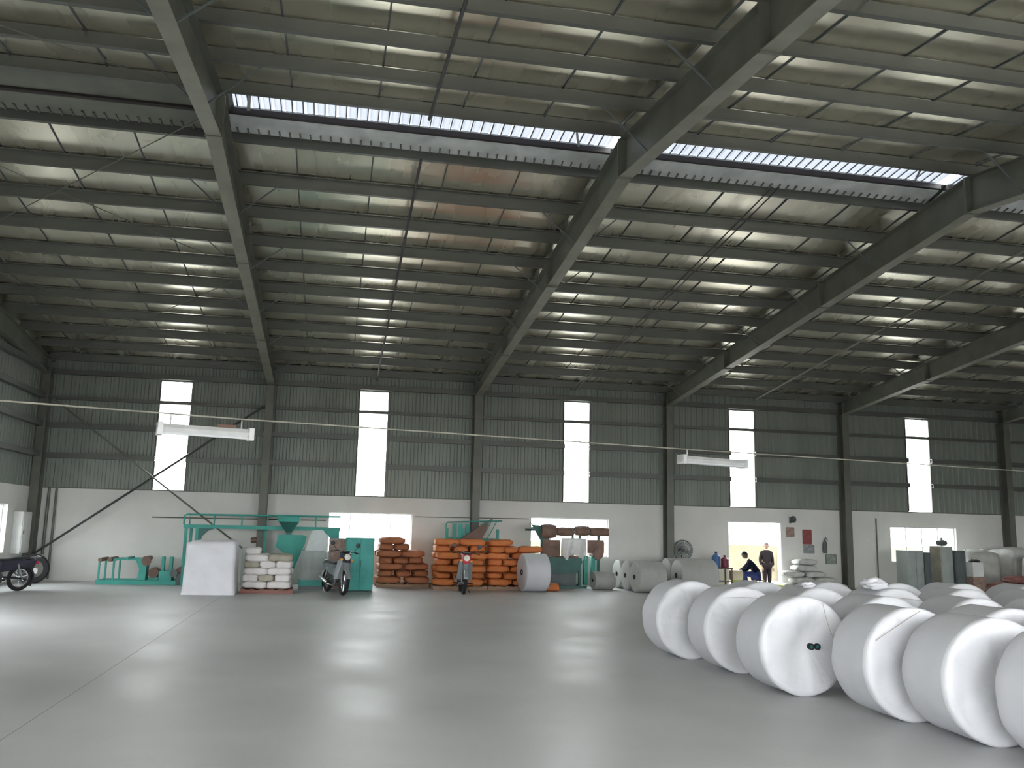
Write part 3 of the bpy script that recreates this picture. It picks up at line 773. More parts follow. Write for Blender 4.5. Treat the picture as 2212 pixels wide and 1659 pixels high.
# low green winding machine at the far left
m1 = thing('winding_machine', 'low green winding machine with rollers, standing alone before the white wall', 'machine', (2.1, 24.95, 0))
obj('base_frame', MB().box(0, 2.0, -.04, .06, 0, .11).box(0, 2.0, .64, .74, 0, .11).box(0, .08, .06, .64, 0, .1).box(1.92, 2.0, .06, .64, 0, .1), 'teal', m1)
for x, y in ((.05, 0), (.05, .7), (.4, 0), (.4, .7)): obj('post', MB().box(x - .022, x + .022, y - .022, y + .022, .1, .64), 'teal', m1)
obj('top_rail', MB().box(.4, 1.05, -.02, .02, .62, .66).box(.4, 1.05, .68, .72, .62, .66), 'teal', m1)
for x, z, r in ((.07, .62, .05), (.3, .63, .055), (.72, .67, .03)):
    obj('roller', MB().tube([(x, -.06, z), (x, .76, z)], r, 14), 'brown' if r > .04 else 'teal_light', m1)
obj('drive_housing', MB().prism([(.92, .66), (1.22, .70), (1.2, .12), (1.0, .12), (1.04, .4)], 'y', -.05, .3), 'teal', m1)
obj('belt_guard', MB().lathe([(0, -.08), (.12, -.08), (.12, -.05), (0, -.05)], (1.2, 0, .60), 'y', 20), 'brown', m1)
obj('roller', MB().tube([(1.15, -.03, .66), (1.15, .76, .66)], .06, 14), 'brown', m1)
mo = obj('motor', MB().tube([(1.38, .0, .30), (1.38, .4, .30)], .13, 18), 'brown', m1); obj('motor_foot', MB().box(1.26, 1.5, .05, .35, .11, .19), 'teal', mo)
obj('gearbox', MB().cbox(1.52, 1.85, -.05, .35, .1, .36, .02), 'teal', m1)
for x in (1.56, 1.76): obj('stand_post', MB().cbox(x, x + .08, 0, .12, .35, .72, .01), 'teal', m1)
obj('wheel_guard', MB().lathe([(0, -.1), (.1, -.1), (.1, -.06), (0, -.06)], (1.9, 0, .3), 'y', 18), 'grey_dark', m1)
m3 = thing('electric_box', 'dark motor box on the floor beside the low winding machine', 'motor', (4.05, 24.9, 0))
obj('housing', MB().cbox(0, .16, 0, .3, 0, .3, .02), 'grey_dark', m3); obj('motor', MB().tube([(.08, .02, .38), (.08, .3, .38)], .08, 14), 'brown', m3)

# second green platform behind the orange piles
g2 = thing('green_platform', 'green railed platform with a brown sloping duct behind the orange piles', 'machine', (11.15, 25.35, 0))
for x in (.04, .5, 1.5): obj('post', MB().box(x - .035, x + .035, -.035, .035, 0, 1.62), 'teal', g2)
obj('deck', MB().box(0, 1.56, -.05, .5, 1.30, 1.36), 'teal', g2)
obj('handrail', MB().tube([(0, -.02, 1.36), (0, -.02, 1.74), (.05, -.02, 1.79), (1.62, -.02, 1.86)], .018, 8), 'teal', g2)
for x in (.25, .42, .62): obj('rail_panel', MB().box(x - .06, x + .06, -.012, .012, 1.36, 1.76), 'teal_light', g2)
obj('duct', MB().hexa([(.32, -.30, 1.28), (.98, -.30, 1.28), (.98, -.1, 1.28), (.32, -.1, 1.28)], [(.98, -.30, 1.72), (1.22, -.30, 1.86), (1.22, -.1, 1.86), (.98, -.1, 1.72)]), 'brown', g2)
obj('duct_lip', MB().bar((.95, -.31, 1.72), (1.28, -.31, 1.90), .03, .04), 'teal_dark', g2)
for x in (0, .16): obj('stay', MB().bar((1.45 - x, -.08, 1.84), (1.05 - x, -.08, 1.10), .025), 'teal', g2)

# loom in front of the second low window
lm = thing('loom', 'dark green loom with brown rolls, standing in front of the second low window', 'machine', (13.55, 25.2, 0))
for x, y in ((.55, 0), (.55, .8), (1.5, 0), (1.5, .8), (2.3, .8)): obj('post', MB().box(x - .035, x + .035, y - .035, y + .035, .0, 1.7 if x < 2 else 1.5), 'teal_dark', lm)
obj('top_beam', MB().box(.05, 2.35, -.03, .03, 1.66, 1.71), 'teal_dark', lm); obj('top_beam', MB().box(.05, 2.35, .77, .83, 1.60, 1.66), 'teal_dark', lm)
obj('hopper_guard', MB().prism([(.0, 1.86), (.08, 1.78), (.55, 1.74), (.55, 1.1), (.46, 1.1), (.28, 1.4)], 'y', -.04, -.01), 'teal_dark', lm)
for x, z, r, L_ in ((.32, 1.60, .20, .42), (.78, 1.60, .125, .50), (1.33, 1.63, .14, .42), (1.78, 1.61, .125, .54)):
    obj('yarn_roll', MB().lathe([(.03, 0), (r * .9, .0), (r * 1.02, L_ * .3), (r * 1.02, L_ * .7), (r * .9, L_), (.03, L_)], (x, -.10, z), 'x', 22), 'brown_roll', lm)
obj('creel_panel', MB().cbox(.38, .90, -.06, .02, .90, 1.36, .02), 'brown_roll', lm)
obj('creel_panel', MB().cbox(1.72, 2.22, -.06, .02, 1.0, 1.38, .02), 'brown_roll', lm)
obj('yarn_beam', MB().lathe([(.03, 0), (.16, .0), (.17, .2), (.16, .4), (.03, .4)], (2.02, -.12, .98), 'y', 24), 'brown_roll', lm)
obj('table', MB().prism([(.5, .86), (1.52, .86), (1.56, .74), (1.4, .42), (.62, .42), (.46, .74)], 'y', -.1, .85), 'teal_dark', lm)
obj('take_up_roll', MB().tube([(.6, .0, .82), (1.45, .0, .86)], .07, 14), 'brown', lm)
obj('lower_box', MB().cbox(.66, 1.4, 0, .75, 0.05, .42, .02), 'grey_dark', lm)
obj('foot_beam', MB().box(.45, 1.7, -.08, .0, 0, .07), 'teal_dark', lm); obj('foot_beam', MB().box(.45, 1.7, .75, .83, 0, .07), 'teal_dark', lm)
for x in (1.62, 1.84): obj('bobbin_post', MB().cbox(x, x + .12, -.05, .1, .1, .92, .02), 'teal', lm)
# hanging pale cloth on the loom
cl = MB(); vs_ = []; fs = []
for i in range(13):
    for j in range(9):
        u, v = i / 12, j / 8
        vs_.append((.94 + u * .74, -.06 + .05 * sin(u * 14 + v * 2) * (.3 + v), 1.42 - v * (.55 + .08 * sin(u * 9))))
for i in range(12):
    for j in range(8): a = i * 9 + j; fs.append((a, a + 9, a + 10, a + 1))
cl.add(vs_, fs)
bmx = bmesh.new(); mx_ = cl.mesh('fabric_web', 'white_paint'); bmx.from_mesh(mx_)
bmesh.ops.solidify(bmx, geom=bmx.faces[:], thickness=.008); bmx.to_mesh(mx_); bmx.free()
link('fabric_web', mx_, lm)['label'] = 'pale fabric web hanging in folds'

# ------------------------------------------------------------------ motorbikes
def motorbike(label, loc_, rz, paint, panel, extra=None, lean=.1):
    """local +x = forward"""
    t = thing('motorbike', label, 'motorbike', loc_, rz, 'parked motorbikes')
    piv = t
    t.rotation_euler = (lean, 0, rz)
    for x in (-.60, .60):
        wh = obj('wheel', MB().torus((x, 0, .29), .245, .045, 'y', 32, 10), 'rubber', piv)
        obj('rim', MB().torus((x, 0, .29), .20, .016, 'y', 28, 6), 'chrome', wh)
        sp = MB()
        for k in range(12):
            a = k * pi / 6; sp.tube([(x + .03 * cos(a), .012 * (-1) ** k, .29 + .03 * sin(a)), (x + .2 * cos(a), 0, .29 + .2 * sin(a))], .004, 4)
        obj('spoke_set', sp, 'chrome', wh)
        obj('hub', MB().tube([(x, -.055, .29), (x, .055, .29)], .045, 14), 'metal_grey', wh)
    for s in (-1, 1):
        obj('fork_leg', MB().tube([(.60, s * .075, .29), (.56, s * .075, .50), (.47, s * .07, .80)], .018, 8), 'metal_grey', piv)
        obj('shock_absorber', MB().tube([(-.58, s * .10, .33), (-.47, s * .10, .62)], .026, 10), 'chrome', piv)
        obj('swing_arm', MB().bar((-.60, s * .075, .29), (-.14, s * .06, .33), .02, .035), 'black', piv)
    # fenders
    def fender(cx, a0, a1, r, w_, name, m):
        vs_ = []; fs = []; n = 12
        for i in range(n + 1):
            a = a0 + (a1 - a0) * i / n
            for yy, rr in ((-w_, r - .025), (-w_ * .6, r), (w_ * .6, r), (w_, r - .025)):
                vs_.append((cx + rr * cos(a), yy, .29 + rr * sin(a)))
        for i in range(n):
            for j in range(3): q = i * 4 + j; fs.append((q, q + 1, q + 5, q + 4))
        me_mb = MB().add(vs_, fs); me = me_mb.mesh(name, m); b2 = bmesh.new(); b2.from_mesh(me); bmesh.ops.solidify(b2, geom=b2.faces[:], thickness=.006); b2.to_mesh(me); b2.free()
        return link(name, me, piv)
    fender(.60, radians(20), radians(165), .315, .06, 'front_fender', paint)
    rfd = fender(-.60, radians(40), radians(215), .33, .065, 'rear_fender', 'black')
    obj('tail_light', MB().cbox(-.98, -.90, -.07, .07, .60, .67, .015), 'paint_red', rfd)
    obj('number_plate', MB().box(-.965, -.955, -.08, .08, .38, .50), 'white_paint', rfd)
    # frame, engine
    obj('frame_tube', MB().tube([(.45, 0, .82), (.30, 0, .50), (.05, 0, .40), (-.25, 0, .48), (-.55, 0, .66)], .03, 8), 'black', piv)
    en = obj('engine', MB().cbox(-.16, .14, -.11, .11, .20, .42, .04), 'engine', piv)
    obj('cylinder', MB().tube([(.10, 0, .33), (.30, 0, .36)], .07, 14), 'engine', en)
    ex = obj('exhaust', MB().tube([(.26, -.10, .30), (.18, -.13, .20), (-.20, -.14, .21), (-.35, -.15, .25), (-.85, -.16, .36)], [.018, .018, .02, .045, .05], 12), 'chrome', piv)
    for s in (-1, 1): obj('foot_peg', MB().tube([(.02, s * .08, .25), (.02, s * .26, .25)], .016, 8), 'rubber', piv)
    obj('side_stand', MB().tube([(.0, .08, .24), (-.08, .20, .015)], .011, 8), 'black', piv)
    # leg shield, body
    obj('leg_shield', MB().hexa([(.34, -.20, .36), (.42, -.13, .36), (.42, .13, .36), (.34, .20, .36)], [(.40, -.17, .80), (.53, -.09, .86), (.53, .09, .86), (.40, .17, .80)]), paint, piv)
    obj('front_cowl', MB().hexa([(.40, -.12, .84), (.60, -.08, .76), (.60, .08, .76), (.40, .12, .84)], [(.36, -.13, 1.0), (.56, -.09, .97), (.56, .09, .97), (.36, .13, 1.0)]), panel, piv)
    hl = obj('headlight', MB().lathe([(0, .0), (.075, .0), (.085, .03), (.07, .06), (0, .08)], (.53, 0, .89), 'x', 20), 'lamp_lens', piv)
    for s in (-1, 1): obj('indicator', MB().cbox(.50, .57, s * .125 - .03, s * .125 + .03, .80, .85, .012), 'lamp_amber', piv)
    obj('center_tunnel', MB().hexa([(-.10, -.09, .42), (.36, -.06, .44), (.36, .06, .44), (-.10, .09, .42)], [(-.14, -.08, .60), (.34, -.05, .60), (.34, .05, .60), (-.14, .08, .60)]), paint, piv)
    obj('side_panel', MB().hexa([(-.88, -.07, .56), (-.08, -.13, .44), (-.08, .13, .44), (-.88, .07, .56)], [(-.92, -.09, .70), (-.10, -.12, .70), (-.10, .12, .70), (-.92, .09, .70)]), paint, piv)
    st = MB(); vs_ = []; fs = []
    prof = [(-.90, .72, .09), (-.72, .78, .12), (-.45, .77, .13), (-.22, .74, .13), (-.06, .74, .09)]
    for x, z, w2 in prof:
        vs_ += [(x, -w2, z - .055), (x, -w2 * .9, z - .012), (x, -w2 * .5, z), (x, w2 * .5, z), (x, w2 * .9, z - .012), (x, w2, z - .055)]
    for i in range(4):
        for j in range(5): q = i * 6 + j; fs.append((q, q + 1, q + 7, q + 6))
        q = i * 6; fs.append((q + 5, q, q + 6, q + 11))
    fs += [(5, 4, 3, 2, 1, 0), tuple(24 + k for k in range(6))]
    obj('seat', st.add(vs_, fs), 'black', piv)
    obj('rear_rack', MB().tube([(-.74, .10, .76), (-1.0, .08, .77), (-1.0, -.08, .77), (-.74, -.10, .76)], .011, 8), 'chrome', piv)
    hb = obj('handlebar', MB().tube([(.30, -.33, 1.0), (.38, -.20, 1.03), (.42, 0, .99), (.38, .20, 1.03), (.30, .33, 1.0)], .013, 8), 'black', piv)
    for s in (-1, 1):
        obj('grip', MB().tube([(.29, s * .34, .998), (.345, s * .25, 1.02)], .019, 10), 'rubber', hb)
        obj('brake_lever', MB().tube([(.36, s * .24, 1.03), (.37, s * .36, 1.0)], .007, 6), 'chrome', hb)
        obj('mirror_stem', MB().tube([(.36, s * .22, 1.03), (.32, s * .30, 1.15)], .006, 6), 'black', hb)
        obj('mirror', MB().lathe([(0, -.012), (.052, -.012), (.058, .0), (.05, .014), (0, .02)], (.31, s * .32, 1.19), 'x', 16), 'black', hb)
    obj('instrument_cluster', MB().cbox(.34, .46, -.09, .09, 1.0, 1.05, .015), 'black', piv)
    return t
motorbike('dark motorbike with chrome trim parked at the end wall, half out of view', (.66, 21.95, .0), radians(228), 'paint_dark', 'paint_dark', lean=-.06)
motorbike('dark grey motorbike parked in front of the teal cabinet', (8.12, 22.42, .0), radians(-72), 'paint_grey', 'paint_dark', lean=-.10)
motorbike('motorbike with a red front cowl parked before the orange sacks', (11.32, 22.98, .0), radians(-94), 'paint_grey', 'paint_red', lean=-.06)

# dark ring (tyre) leaning in the corner and the electrical box
ty = thing('spare_tyre', 'dark round tyre leaning near the corner column beneath the wall brace', 'tyre', (.58, 25.0, 0), .2)
obj('tread', MB().lathe([(.23, -.08), (.34, -.085), (.37, -.05), (.37, .05), (.34, .085), (.23, .08)], (0, 0, .37), 'y', 36, True), 'rubber', ty)
obj('inner_bead', MB().torus((0, 0, .37), .235, .022, 'y', 32, 6), 'grey_dark', ty)
eb = thing('electrical_box', 'tall white electrical box on the end wall beside the corner column', 'electrical box', (.0, 24.95, .74))
obj('housing', MB().cbox(0, .22, 0, .68, 0, 1.06, .01), 'white_paint', eb); dr = obj('door_panel', MB().cbox(.22, .235, .03, .65, .03, 1.03, .005), 'white_paint', eb); obj('latch', MB().cbox(.235, .25, .07, .11, .5, .58, .004), 'black', dr)
tag(obj('conduit', MB().tube([(0, 0, 0), (0, 0, 1.8)], .035, 10), 'steel', loc=(.42, 26.16, .68)), 'vertical grey conduit on the white wall next to the corner column', 'conduit')
tag(obj('conduit', MB().tube([(0, 0, 0), (0, 0, 2.4)], .03, 10), 'steel', loc=(.60, 26.18, .05)), 'thin downpipe conduit on the white wall beside the corner', 'conduit')

tag(obj('conduit', MB().tube([(0, 0, 0), (4.7, 0, .02)], .016, 8), 'steel', loc=(3.1, 26.235, 1.740)), 'thin horizontal pipe on the white wall behind the green gantry', 'conduit')
tag(obj('conduit', MB().tube([(0, 0, 0), (3.4, 0, .02)], .012, 8), 'steel', loc=(10.35, 26.24, 1.930)), 'thin horizontal pipe on the white wall between the two low windows', 'conduit')
# ------------------------------------------------------------------ wall fan, posters, notices
fn = thing('wall_fan', 'round dark caged fan on a stand beside the steel column', 'fan', (18.50, 25.98, 0))
obj('base', MB().lathe([(0, 0), (.2, 0), (.2, .02), (.05, .05), (0, .05)], n=24), 'grey_dark', fn); obj('pole', MB().tube([(0, 0, .04), (0, 0, .98)], .02, 10), 'grey_dark', fn)
cg = MB()
for y in (-.12, -.02): cg.torus((0, y, 1.12), .30, .01, 'y', 32, 6)
cg.torus((0, -.16, 1.12), .12, .006, 'y', 24, 5); cg.torus((0, -.15, 1.12), .22, .006, 'y', 28, 5)
for k in range(24):
    a = k * pi / 12; cg.tube([(.04 * cos(a), -.17, 1.12 + .04 * sin(a)), (.22 * cos(a), -.15, 1.12 + .22 * sin(a)), (.3 * cos(a), -.12, 1.12 + .3 * sin(a)), (.3 * cos(a), -.02, 1.12 + .3 * sin(a)), (.06 * cos(a), .03, 1.12 + .06 * sin(a))], .004, 4)
obj('cage', cg, 'grey_dark', fn); obj('motor', MB().tube([(0, -.02, 1.12), (0, .14, 1.12)], .075, 16), 'grey_dark', fn)
for k in range(3):
    a = k * 2 * pi / 3 + .3; R_ = Matrix.Translation((0, -.08, 1.12)) @ Matrix.Rotation(a, 4, 'Y') @ Matrix.Rotation(.4, 4, 'X')
    obj('blade', MB().hexa([(.03, -.004, -.04), (.25, -.004, -.09), (.25, .004, -.09), (.03, .004, -.04)], [(.03, -.004, .04), (.26, -.004, .07), (.26, .004, .07), (.03, .004, .04)]).xf(R_), 'grey_cab', fn)
obj('hub', MB().tube([(0, -.12, 1.12), (0, -.03, 1.12)], .045, 14), 'grey_dark', fn)
def poster(name, x, z, w_, h_, m, label, cat='poster', frame=None):
    t = thing(name, label, cat, (x, YF - .001, z))
    obj('board', MB().box(-w_ / 2, w_ / 2, -.02, 0, -h_ / 2, h_ / 2), m, t)
    f = MB()
    for a, b_, c, d in ((-w_ / 2 - .015, -w_ / 2, -h_ / 2, h_ / 2), (w_ / 2, w_ / 2 + .015, -h_ / 2, h_ / 2), (-w_ / 2, w_ / 2, h_ / 2, h_ / 2 + .015), (-w_ / 2, w_ / 2, -h_ / 2 - .015, -h_ / 2)): f.box(a, b_, -.026, 0, c, d)
    obj('frame', f, frame or m, t)
poster('notice', 22.26, 1.74, .26, .28, 'brown_poster', 'small square brownish notice on the white wall right of the doorway', 'notice')
poster('poster', 22.85, 1.60, .28, .44, 'red_poster', 'red poster on the white wall right of the doorway')
poster('notice', 22.90, 1.22, .34, .24, 'grey_poster', 'grey notice hung directly under the red poster', 'notice')
poster('notice', 23.66, .92, .34, .28, 'green_poster', 'pale green notice low on the wall next to the steel column', 'notice', 'steel')
sp_ = thing('wall_speaker', 'small dark bell speaker high on the wall above the square notice', 'speaker', (22.28, YF - .001, 2.14))
obj('horn', MB().lathe([(.035, -.02), (.05, -.10), (.11, -.20), (.10, -.20), (.04, -.10), (.0, -.06)], axis='y', n=20), 'grey_dark', sp_); obj('bracket', MB().box(-.03, .03, -.03, 0, -.12, .06), 'grey_dark', sp_)
tl = thing('fire_extinguisher', 'slim dark cylinder hung on the wall between the red poster and the column', 'extinguisher', (23.42, YF - .09, 1.10))
obj('cylinder', MB().lathe([(0, 0), (.06, 0), (.065, .03), (.065, .32), (.03, .40), (.02, .44), (0, .44)], n=20), 'grey_dark', tl); obj('nozzle', MB().tube([(0, 0, .44), (.0, -.05, .50), (.05, -.07, .40)], .012, 8), 'black', tl); obj('bracket', MB().box(-.03, .03, .05, .089, .1, .3), 'grey_dark', tl)

tag(obj('conduit', MB().tube([(0, 0, 0), (0, 0, 2.2)], .02, 8), 'steel', loc=(25.3, 26.22, .05)), 'thin dark pipe on the white wall beside the window behind the lockers', 'conduit')
# ------------------------------------------------------------------ table with things left of the doorway
tb = thing('small_table', 'small dark table with thin legs left of the doorway', 'table', (19.55, 25.55, 0))
obj('table_top', MB().cbox(-.30, .30, -.25, .25, .60, .64, .008), 'brown', tb)
for sx in (-1, 1):
    for sy in (-1, 1): obj('leg', MB().box(sx * .27 - .02, sx * .27 + .02, sy * .22 - .02, sy * .22 + .02, 0, .60), 'brown', tb)
obj('shelf', MB().box(-.28, .28, -.23, .23, .22, .24), 'brown', tb)
def canister(x, y, z, r, h_, m, mc, label):
    t = thing('water_can', label, 'canister', (x, y, z), 0)
    obj('body', MB().lathe([(0, 0), (r, 0), (r * 1.04, .02), (r, h_ * .5), (r * 1.03, h_ * .75), (r * .55, h_ * .9), (r * .3, h_ * .93), (r * .3, h_)], n=22), m, t); obj('cap', MB().lathe([(0, h_), (r * .34, h_), (r * .34, h_ + .04), (0, h_ + .04)], n=16), mc, t)
canister(19.40, 25.5, .643, .125, .42, 'blue', 'black', 'blue canister on the small table by the doorway')
canister(19.68, 25.5, .643, .115, .32, 'maroon', 'maroon', 'maroon canister on the small table by the doorway')
bk = thing('bucket', 'bright lime green bucket standing on the floor at the doorway', 'bucket', (20.06, 25.55, 0))
obj('body', MB().lathe([(0, 0), (.13, 0), (.165, .26), (.15, .26), (.12, .02), (0, .02)], n=24), 'lime', bk); obj('rim', MB().torus((0, 0, .26), .163, .012, 'z', 28, 6), 'lime', bk)
obj('handle', MB().tube([(.165 * cos(a), 0, .26 - .13 * sin(a)) for a in [k * pi / 8 for k in range(9)]], .005, 6), 'chrome', bk)
bx2 = thing('carton', 'cream carton on top of the lime bucket at the doorway', 'box', (20.06, 25.55, .274)); obj('body', MB().cbox(-.16, .16, -.13, .13, 0, .28, .008), 'cream', bx2); obj('flap', MB().box(-.16, .16, -.13, .0, .28, .286), 'cream', bx2)
bk2 = thing('basin', 'pale yellow basin on the floor behind the seated person', 'basin', (21.42, 25.55, 0)); obj('body', MB().lathe([(0, 0), (.13, 0), (.2, .13), (.185, .13), (.12, .02), (0, .02)], n=24), 'cream', bk2); obj('rim', MB().torus((0, 0, .13), .195, .01, 'z', 28, 6), 'lime', bk2)

# ------------------------------------------------------------------ people (skin-modifier bodies)
def skinned(name, verts, edges_, rad, m, parent, sub=2):
    me = bpy.data.meshes.new(name); me.from_pydata([Vector(v) for v in verts], edges_, [])
    o = bpy.data.objects.new(name, me); C.objects.link(o)
    md = o.modifiers.new('skin', 'SKIN'); md.use_smooth_shade = True
    for i, r in enumerate(rad):
        r = r if isinstance(r, tuple) else (r, r); me.skin_vertices[0].data[i].radius = r
    me.skin_vertices[0].data[0].use_root = True
    s = o.modifiers.new('sub', 'SUBSURF'); s.levels = sub; s.render_levels = sub
    bpy.context.view_layer.update(); dg = bpy.context.evaluated_depsgraph_get()
    m2 = bpy.data.meshes.new_from_object(o.evaluated_get(dg)); m2.name = name
    bpy.data.objects.remove(o)
    m2.materials.clear(); m2.materials.append(MAT[m]); m2.polygons.foreach_set('use_smooth', [True] * len(m2.polygons))
    return link(name, m2, parent)
def person(label, loc_, rz, J, top, bottom, shoe='black', hair='hair'):
    t = thing('person', label, 'person', loc_, rz)
    pel, waist, chest, neck, head = (Vector(J[k]) for k in ('pelvis', 'waist', 'chest', 'neck', 'head'))
    V = [pel, waist, chest, neck]; E_ = [(0, 1), (1, 2), (2, 3)]; R_ = [(.145, .12), (.135, .105), (.165, .115), (.055, .055)]
    def chain(a, pts, rs):
        p = a
        for q, r in zip(pts, rs): V.append(Vector(q)); R_.append(r); E_.append((p, len(V) - 1)); p = len(V) - 1
    for s in ('l', 'r'):
        chain(0, [J['hip_' + s], J['knee_' + s], J['ankle_' + s], J['toe_' + s]], [.09, .058, .042, .035])
        chain(2, [J['sho_' + s], J['elb_' + s], J['wri_' + s]], [.062, .045, .03])
    skinned('body', V, E_, R_, 'skin', t)
    # clothing a little larger than the body
    TV = [pel, waist, chest, chest + (neck - chest) * .98]; TE = [(0, 1), (1, 2), (2, 3)]; TR = [(.16, .135), (.155, .125), (.185, .135), (.07, .07)]
    for s in ('l', 'r'):
        b_ = len(TV); TV += [Vector(J['sho_' + s]), Vector(J['elb_' + s]), Vector(J['elb_' + s]).lerp(Vector(J['wri_' + s]), .85)]; TE += [(2, b_), (b_, b_ + 1), (b_ + 1, b_ + 2)]; TR += [.08, .062, .05]
    skinned('jacket', TV, TE, TR, top, t)
    BV = [pel]; BE = []; BR = [(.165, .14)]
    for s in ('l', 'r'):
        b_ = len(BV); BV += [Vector(J['hip_' + s]), Vector(J['knee_' + s]), Vector(J['knee_' + s]).lerp(Vector(J['ankle_' + s]), .93)]; BE += [(0, b_), (b_, b_ + 1), (b_ + 1, b_ + 2)]; BR += [.11, .075, .06]
    skinned('trousers', BV, BE, BR, bottom, t)
    for s in ('l', 'r'):
        a, b_ = Vector(J['ankle_' + s]), Vector(J['toe_' + s])
        skinned('shoe', [a + Vector((0, 0, -.02)) - (b_ - a).normalized() * .02, a.lerp(b_, .55) + Vector((0, 0, -.015)), b_], [(0, 1), (1, 2)], [.05, .045, .038], shoe, t)
        w_ = Vector(J['wri_' + s]); d = (w_ - Vector(J['elb_' + s])).normalized(); side = d.cross(Vector((0, 0, 1))).normalized(); dn = d.cross(side).normalized()
        HV = [w_, w_ + d * .05, w_ + d * .095]; HE = [(0, 1), (1, 2)]; HR = [.026, (.036, .02), (.036, .018)]
        for k, (o_, l_) in enumerate(((-.03, .062), (-.01, .075), (.01, .07), (.03, .055))):
            b_ = len(HV); HV += [w_ + d * .10 + side * o_, w_ + d * (.10 + l_ * .55) + side * o_ + dn * .008, w_ + d * (.10 + l_ * .9) + side * o_ + dn * .03]; HE += [(2, b_), (b_, b_ + 1), (b_ + 1, b_ + 2)]; HR += [.0095, .009, .008]
        b_ = len(HV); HV += [w_ + d * .06 - side * .045, w_ + d * .10 - side * .055 + dn * .015]; HE += [(1, b_), (b_, b_ + 1)]; HR += [.011, .009]
        skinned('hand', HV, HE, HR, 'skin', t, 1)
    # head with nose, ears, eyes, mouth
    fwd_ = Vector(J['look']).normalized(); up = (head - neck).normalized(); sd = up.cross(fwd_).normalized(); fwd2 = sd.cross(up)
    B = Matrix((sd, -fwd2, up)).transposed().to_4x4(); B.translation = head
    bm = bmesh.new(); bmesh.ops.create_uvsphere(bm, u_segments=20, v_segments=14, radius=1)
    for v in bm.verts:
        x, y, z = v.co; fx = 1 - .22 * max(0, -z) ** 1.5
        v.co = (x * .078 * fx, y * .098 * (1 - .12 * max(0, -z)), z * .118)
    me = bpy.data.meshes.new('head'); bm.to_mesh(me); bm.free(); me.transform(B); me.materials.append(MAT['skin']); me.polygons.foreach_set('use_smooth', [True] * len(me.polygons))
    hd = link('head', me, t)
    obj('nose', MB().hexa([(-.013, -.098, -.03), (.013, -.098, -.03), (.016, -.08, -.03), (-.016, -.08, -.03)], [(-.005, -.098, .012), (.005, -.098, .012), (.006, -.085, .012), (-.006, -.085, .012)]).xf(B), 'skin', hd)
    for s in (-1, 1):
        obj('ear', MB().lathe([(0, -.012), (.024, -.010), (.028, .0), (.02, .01), (0, .012)], (s * .078, .005, -.005), 'x', 12).xf(B), 'skin', hd)
        obj('eye', MB().lathe([(0, 0), (.010, 0), (.008, -.006), (0, -.008)], (s * .03, -.091, .012), 'y', 10).xf(B), 'black', hd)
    obj('mouth', MB().box(-.022, .022, -.094, -.085, -.062, -.054).xf(B), 'maroon', hd)
    bm = bmesh.new(); bmesh.ops.create_uvsphere(bm, u_segments=20, v_segments=14, radius=1)
    bmesh.ops.delete(bm, geom=[v for v in bm.verts if v.co.z < -.35 or (v.co.y < -.35 and v.co.z < .42)], context='VERTS')
    for v in bm.verts: v.co = (v.co.x * .086, v.co.y * .106 + .004, v.co.z * .126 + .004)
    bmesh.ops.solidify(bm, geom=bm.faces[:], thickness=.008)
    me = bpy.data.meshes.new('hair'); bm.to_mesh(me); bm.free(); me.transform(B); me.materials.append(MAT[hair]); me.polygons.foreach_set('use_smooth', [True] * len(me.polygons))
    link('hair', me, hd)
    return t
# seated person leaning forward in the doorway (local +y = forward)
person('person in dark navy jacket and blue jeans sitting low in the doorway, leaning forward', (20.93, 26.12, 0), radians(75), dict(
    pelvis=(0, -.12, .40), waist=(0, -.06, .54), chest=(0, .10, .74), neck=(0, .20, .88), head=(0, .27, 1.0), look=(0, 1, -.55),
    hip_l=(-.09, -.06, .38), knee_l=(-.15, .32, .46), ankle_l=(-.14, .24, .08), toe_l=(-.15, .40, .04),
    hip_r=(.09, -.06, .38), knee_r=(.15, .34, .45), ankle_r=(.16, .30, .08), toe_r=(.18, .46, .04),
    sho_l=(-.18, .10, .76), elb_l=(-.22, .26, .56), wri_l=(-.12, .44, .52), sho_r=(.18, .10, .76), elb_r=(.23, .27, .57), wri_r=(.12, .45, .50)), 'navy', 'jeans')
so = thing('stool', 'low dark stool under the seated person in the doorway', 'stool', (20.93 + .115, 26.09, 0))
obj('seat', MB().cbox(-.15, .15, -.15, .15, .22, .26, .015), 'brown', so)
for sx in (-1, 1):
    for sy in (-1, 1): obj('leg', MB().box(sx * .12 - .018, sx * .12 + .018, sy * .12 - .018, sy * .12 + .018, 0, .22), 'brown', so)
person('slim person in dark clothes standing out in the yard beyond the doorway', (23.15, 29.6, -.3), radians(170), dict(
    pelvis=(0, 0, .88), waist=(0, 0, 1.04), chest=(0, .01, 1.26), neck=(0, .01, 1.43), head=(0, .03, 1.56), look=(.3, 1, -.1),
    hip_l=(-.08, 0, .86), knee_l=(-.09, .03, .48), ankle_l=(-.09, 0, .09), toe_l=(-.10, .17, .04),
    hip_r=(.08, 0, .86), knee_r=(.09, .05, .48), ankle_r=(.10, .04, .09), toe_r=(.12, .20, .04),
    sho_l=(-.17, 0, 1.30), elb_l=(-.22, -.03, 1.04), wri_l=(-.21, .06, .82), sho_r=(.17, 0, 1.30), elb_r=(.22, -.02, 1.04), wri_r=(.20, .10, .84)), 'dark_cloth', 'dark_cloth')

# yard wall outside
yw = struct(obj('wall_yard', MB().box(12, 50, 36, 36.2, -.3, 1.18), 'yard_wall', smooth=False), 'low beige yard wall outside the doorway')
for k in range(13): obj('pilaster', MB().box(12 + k * 3, 12.3 + k * 3, 35.9, 36.0, -.3, 1.25), 'yard_wall', yw)

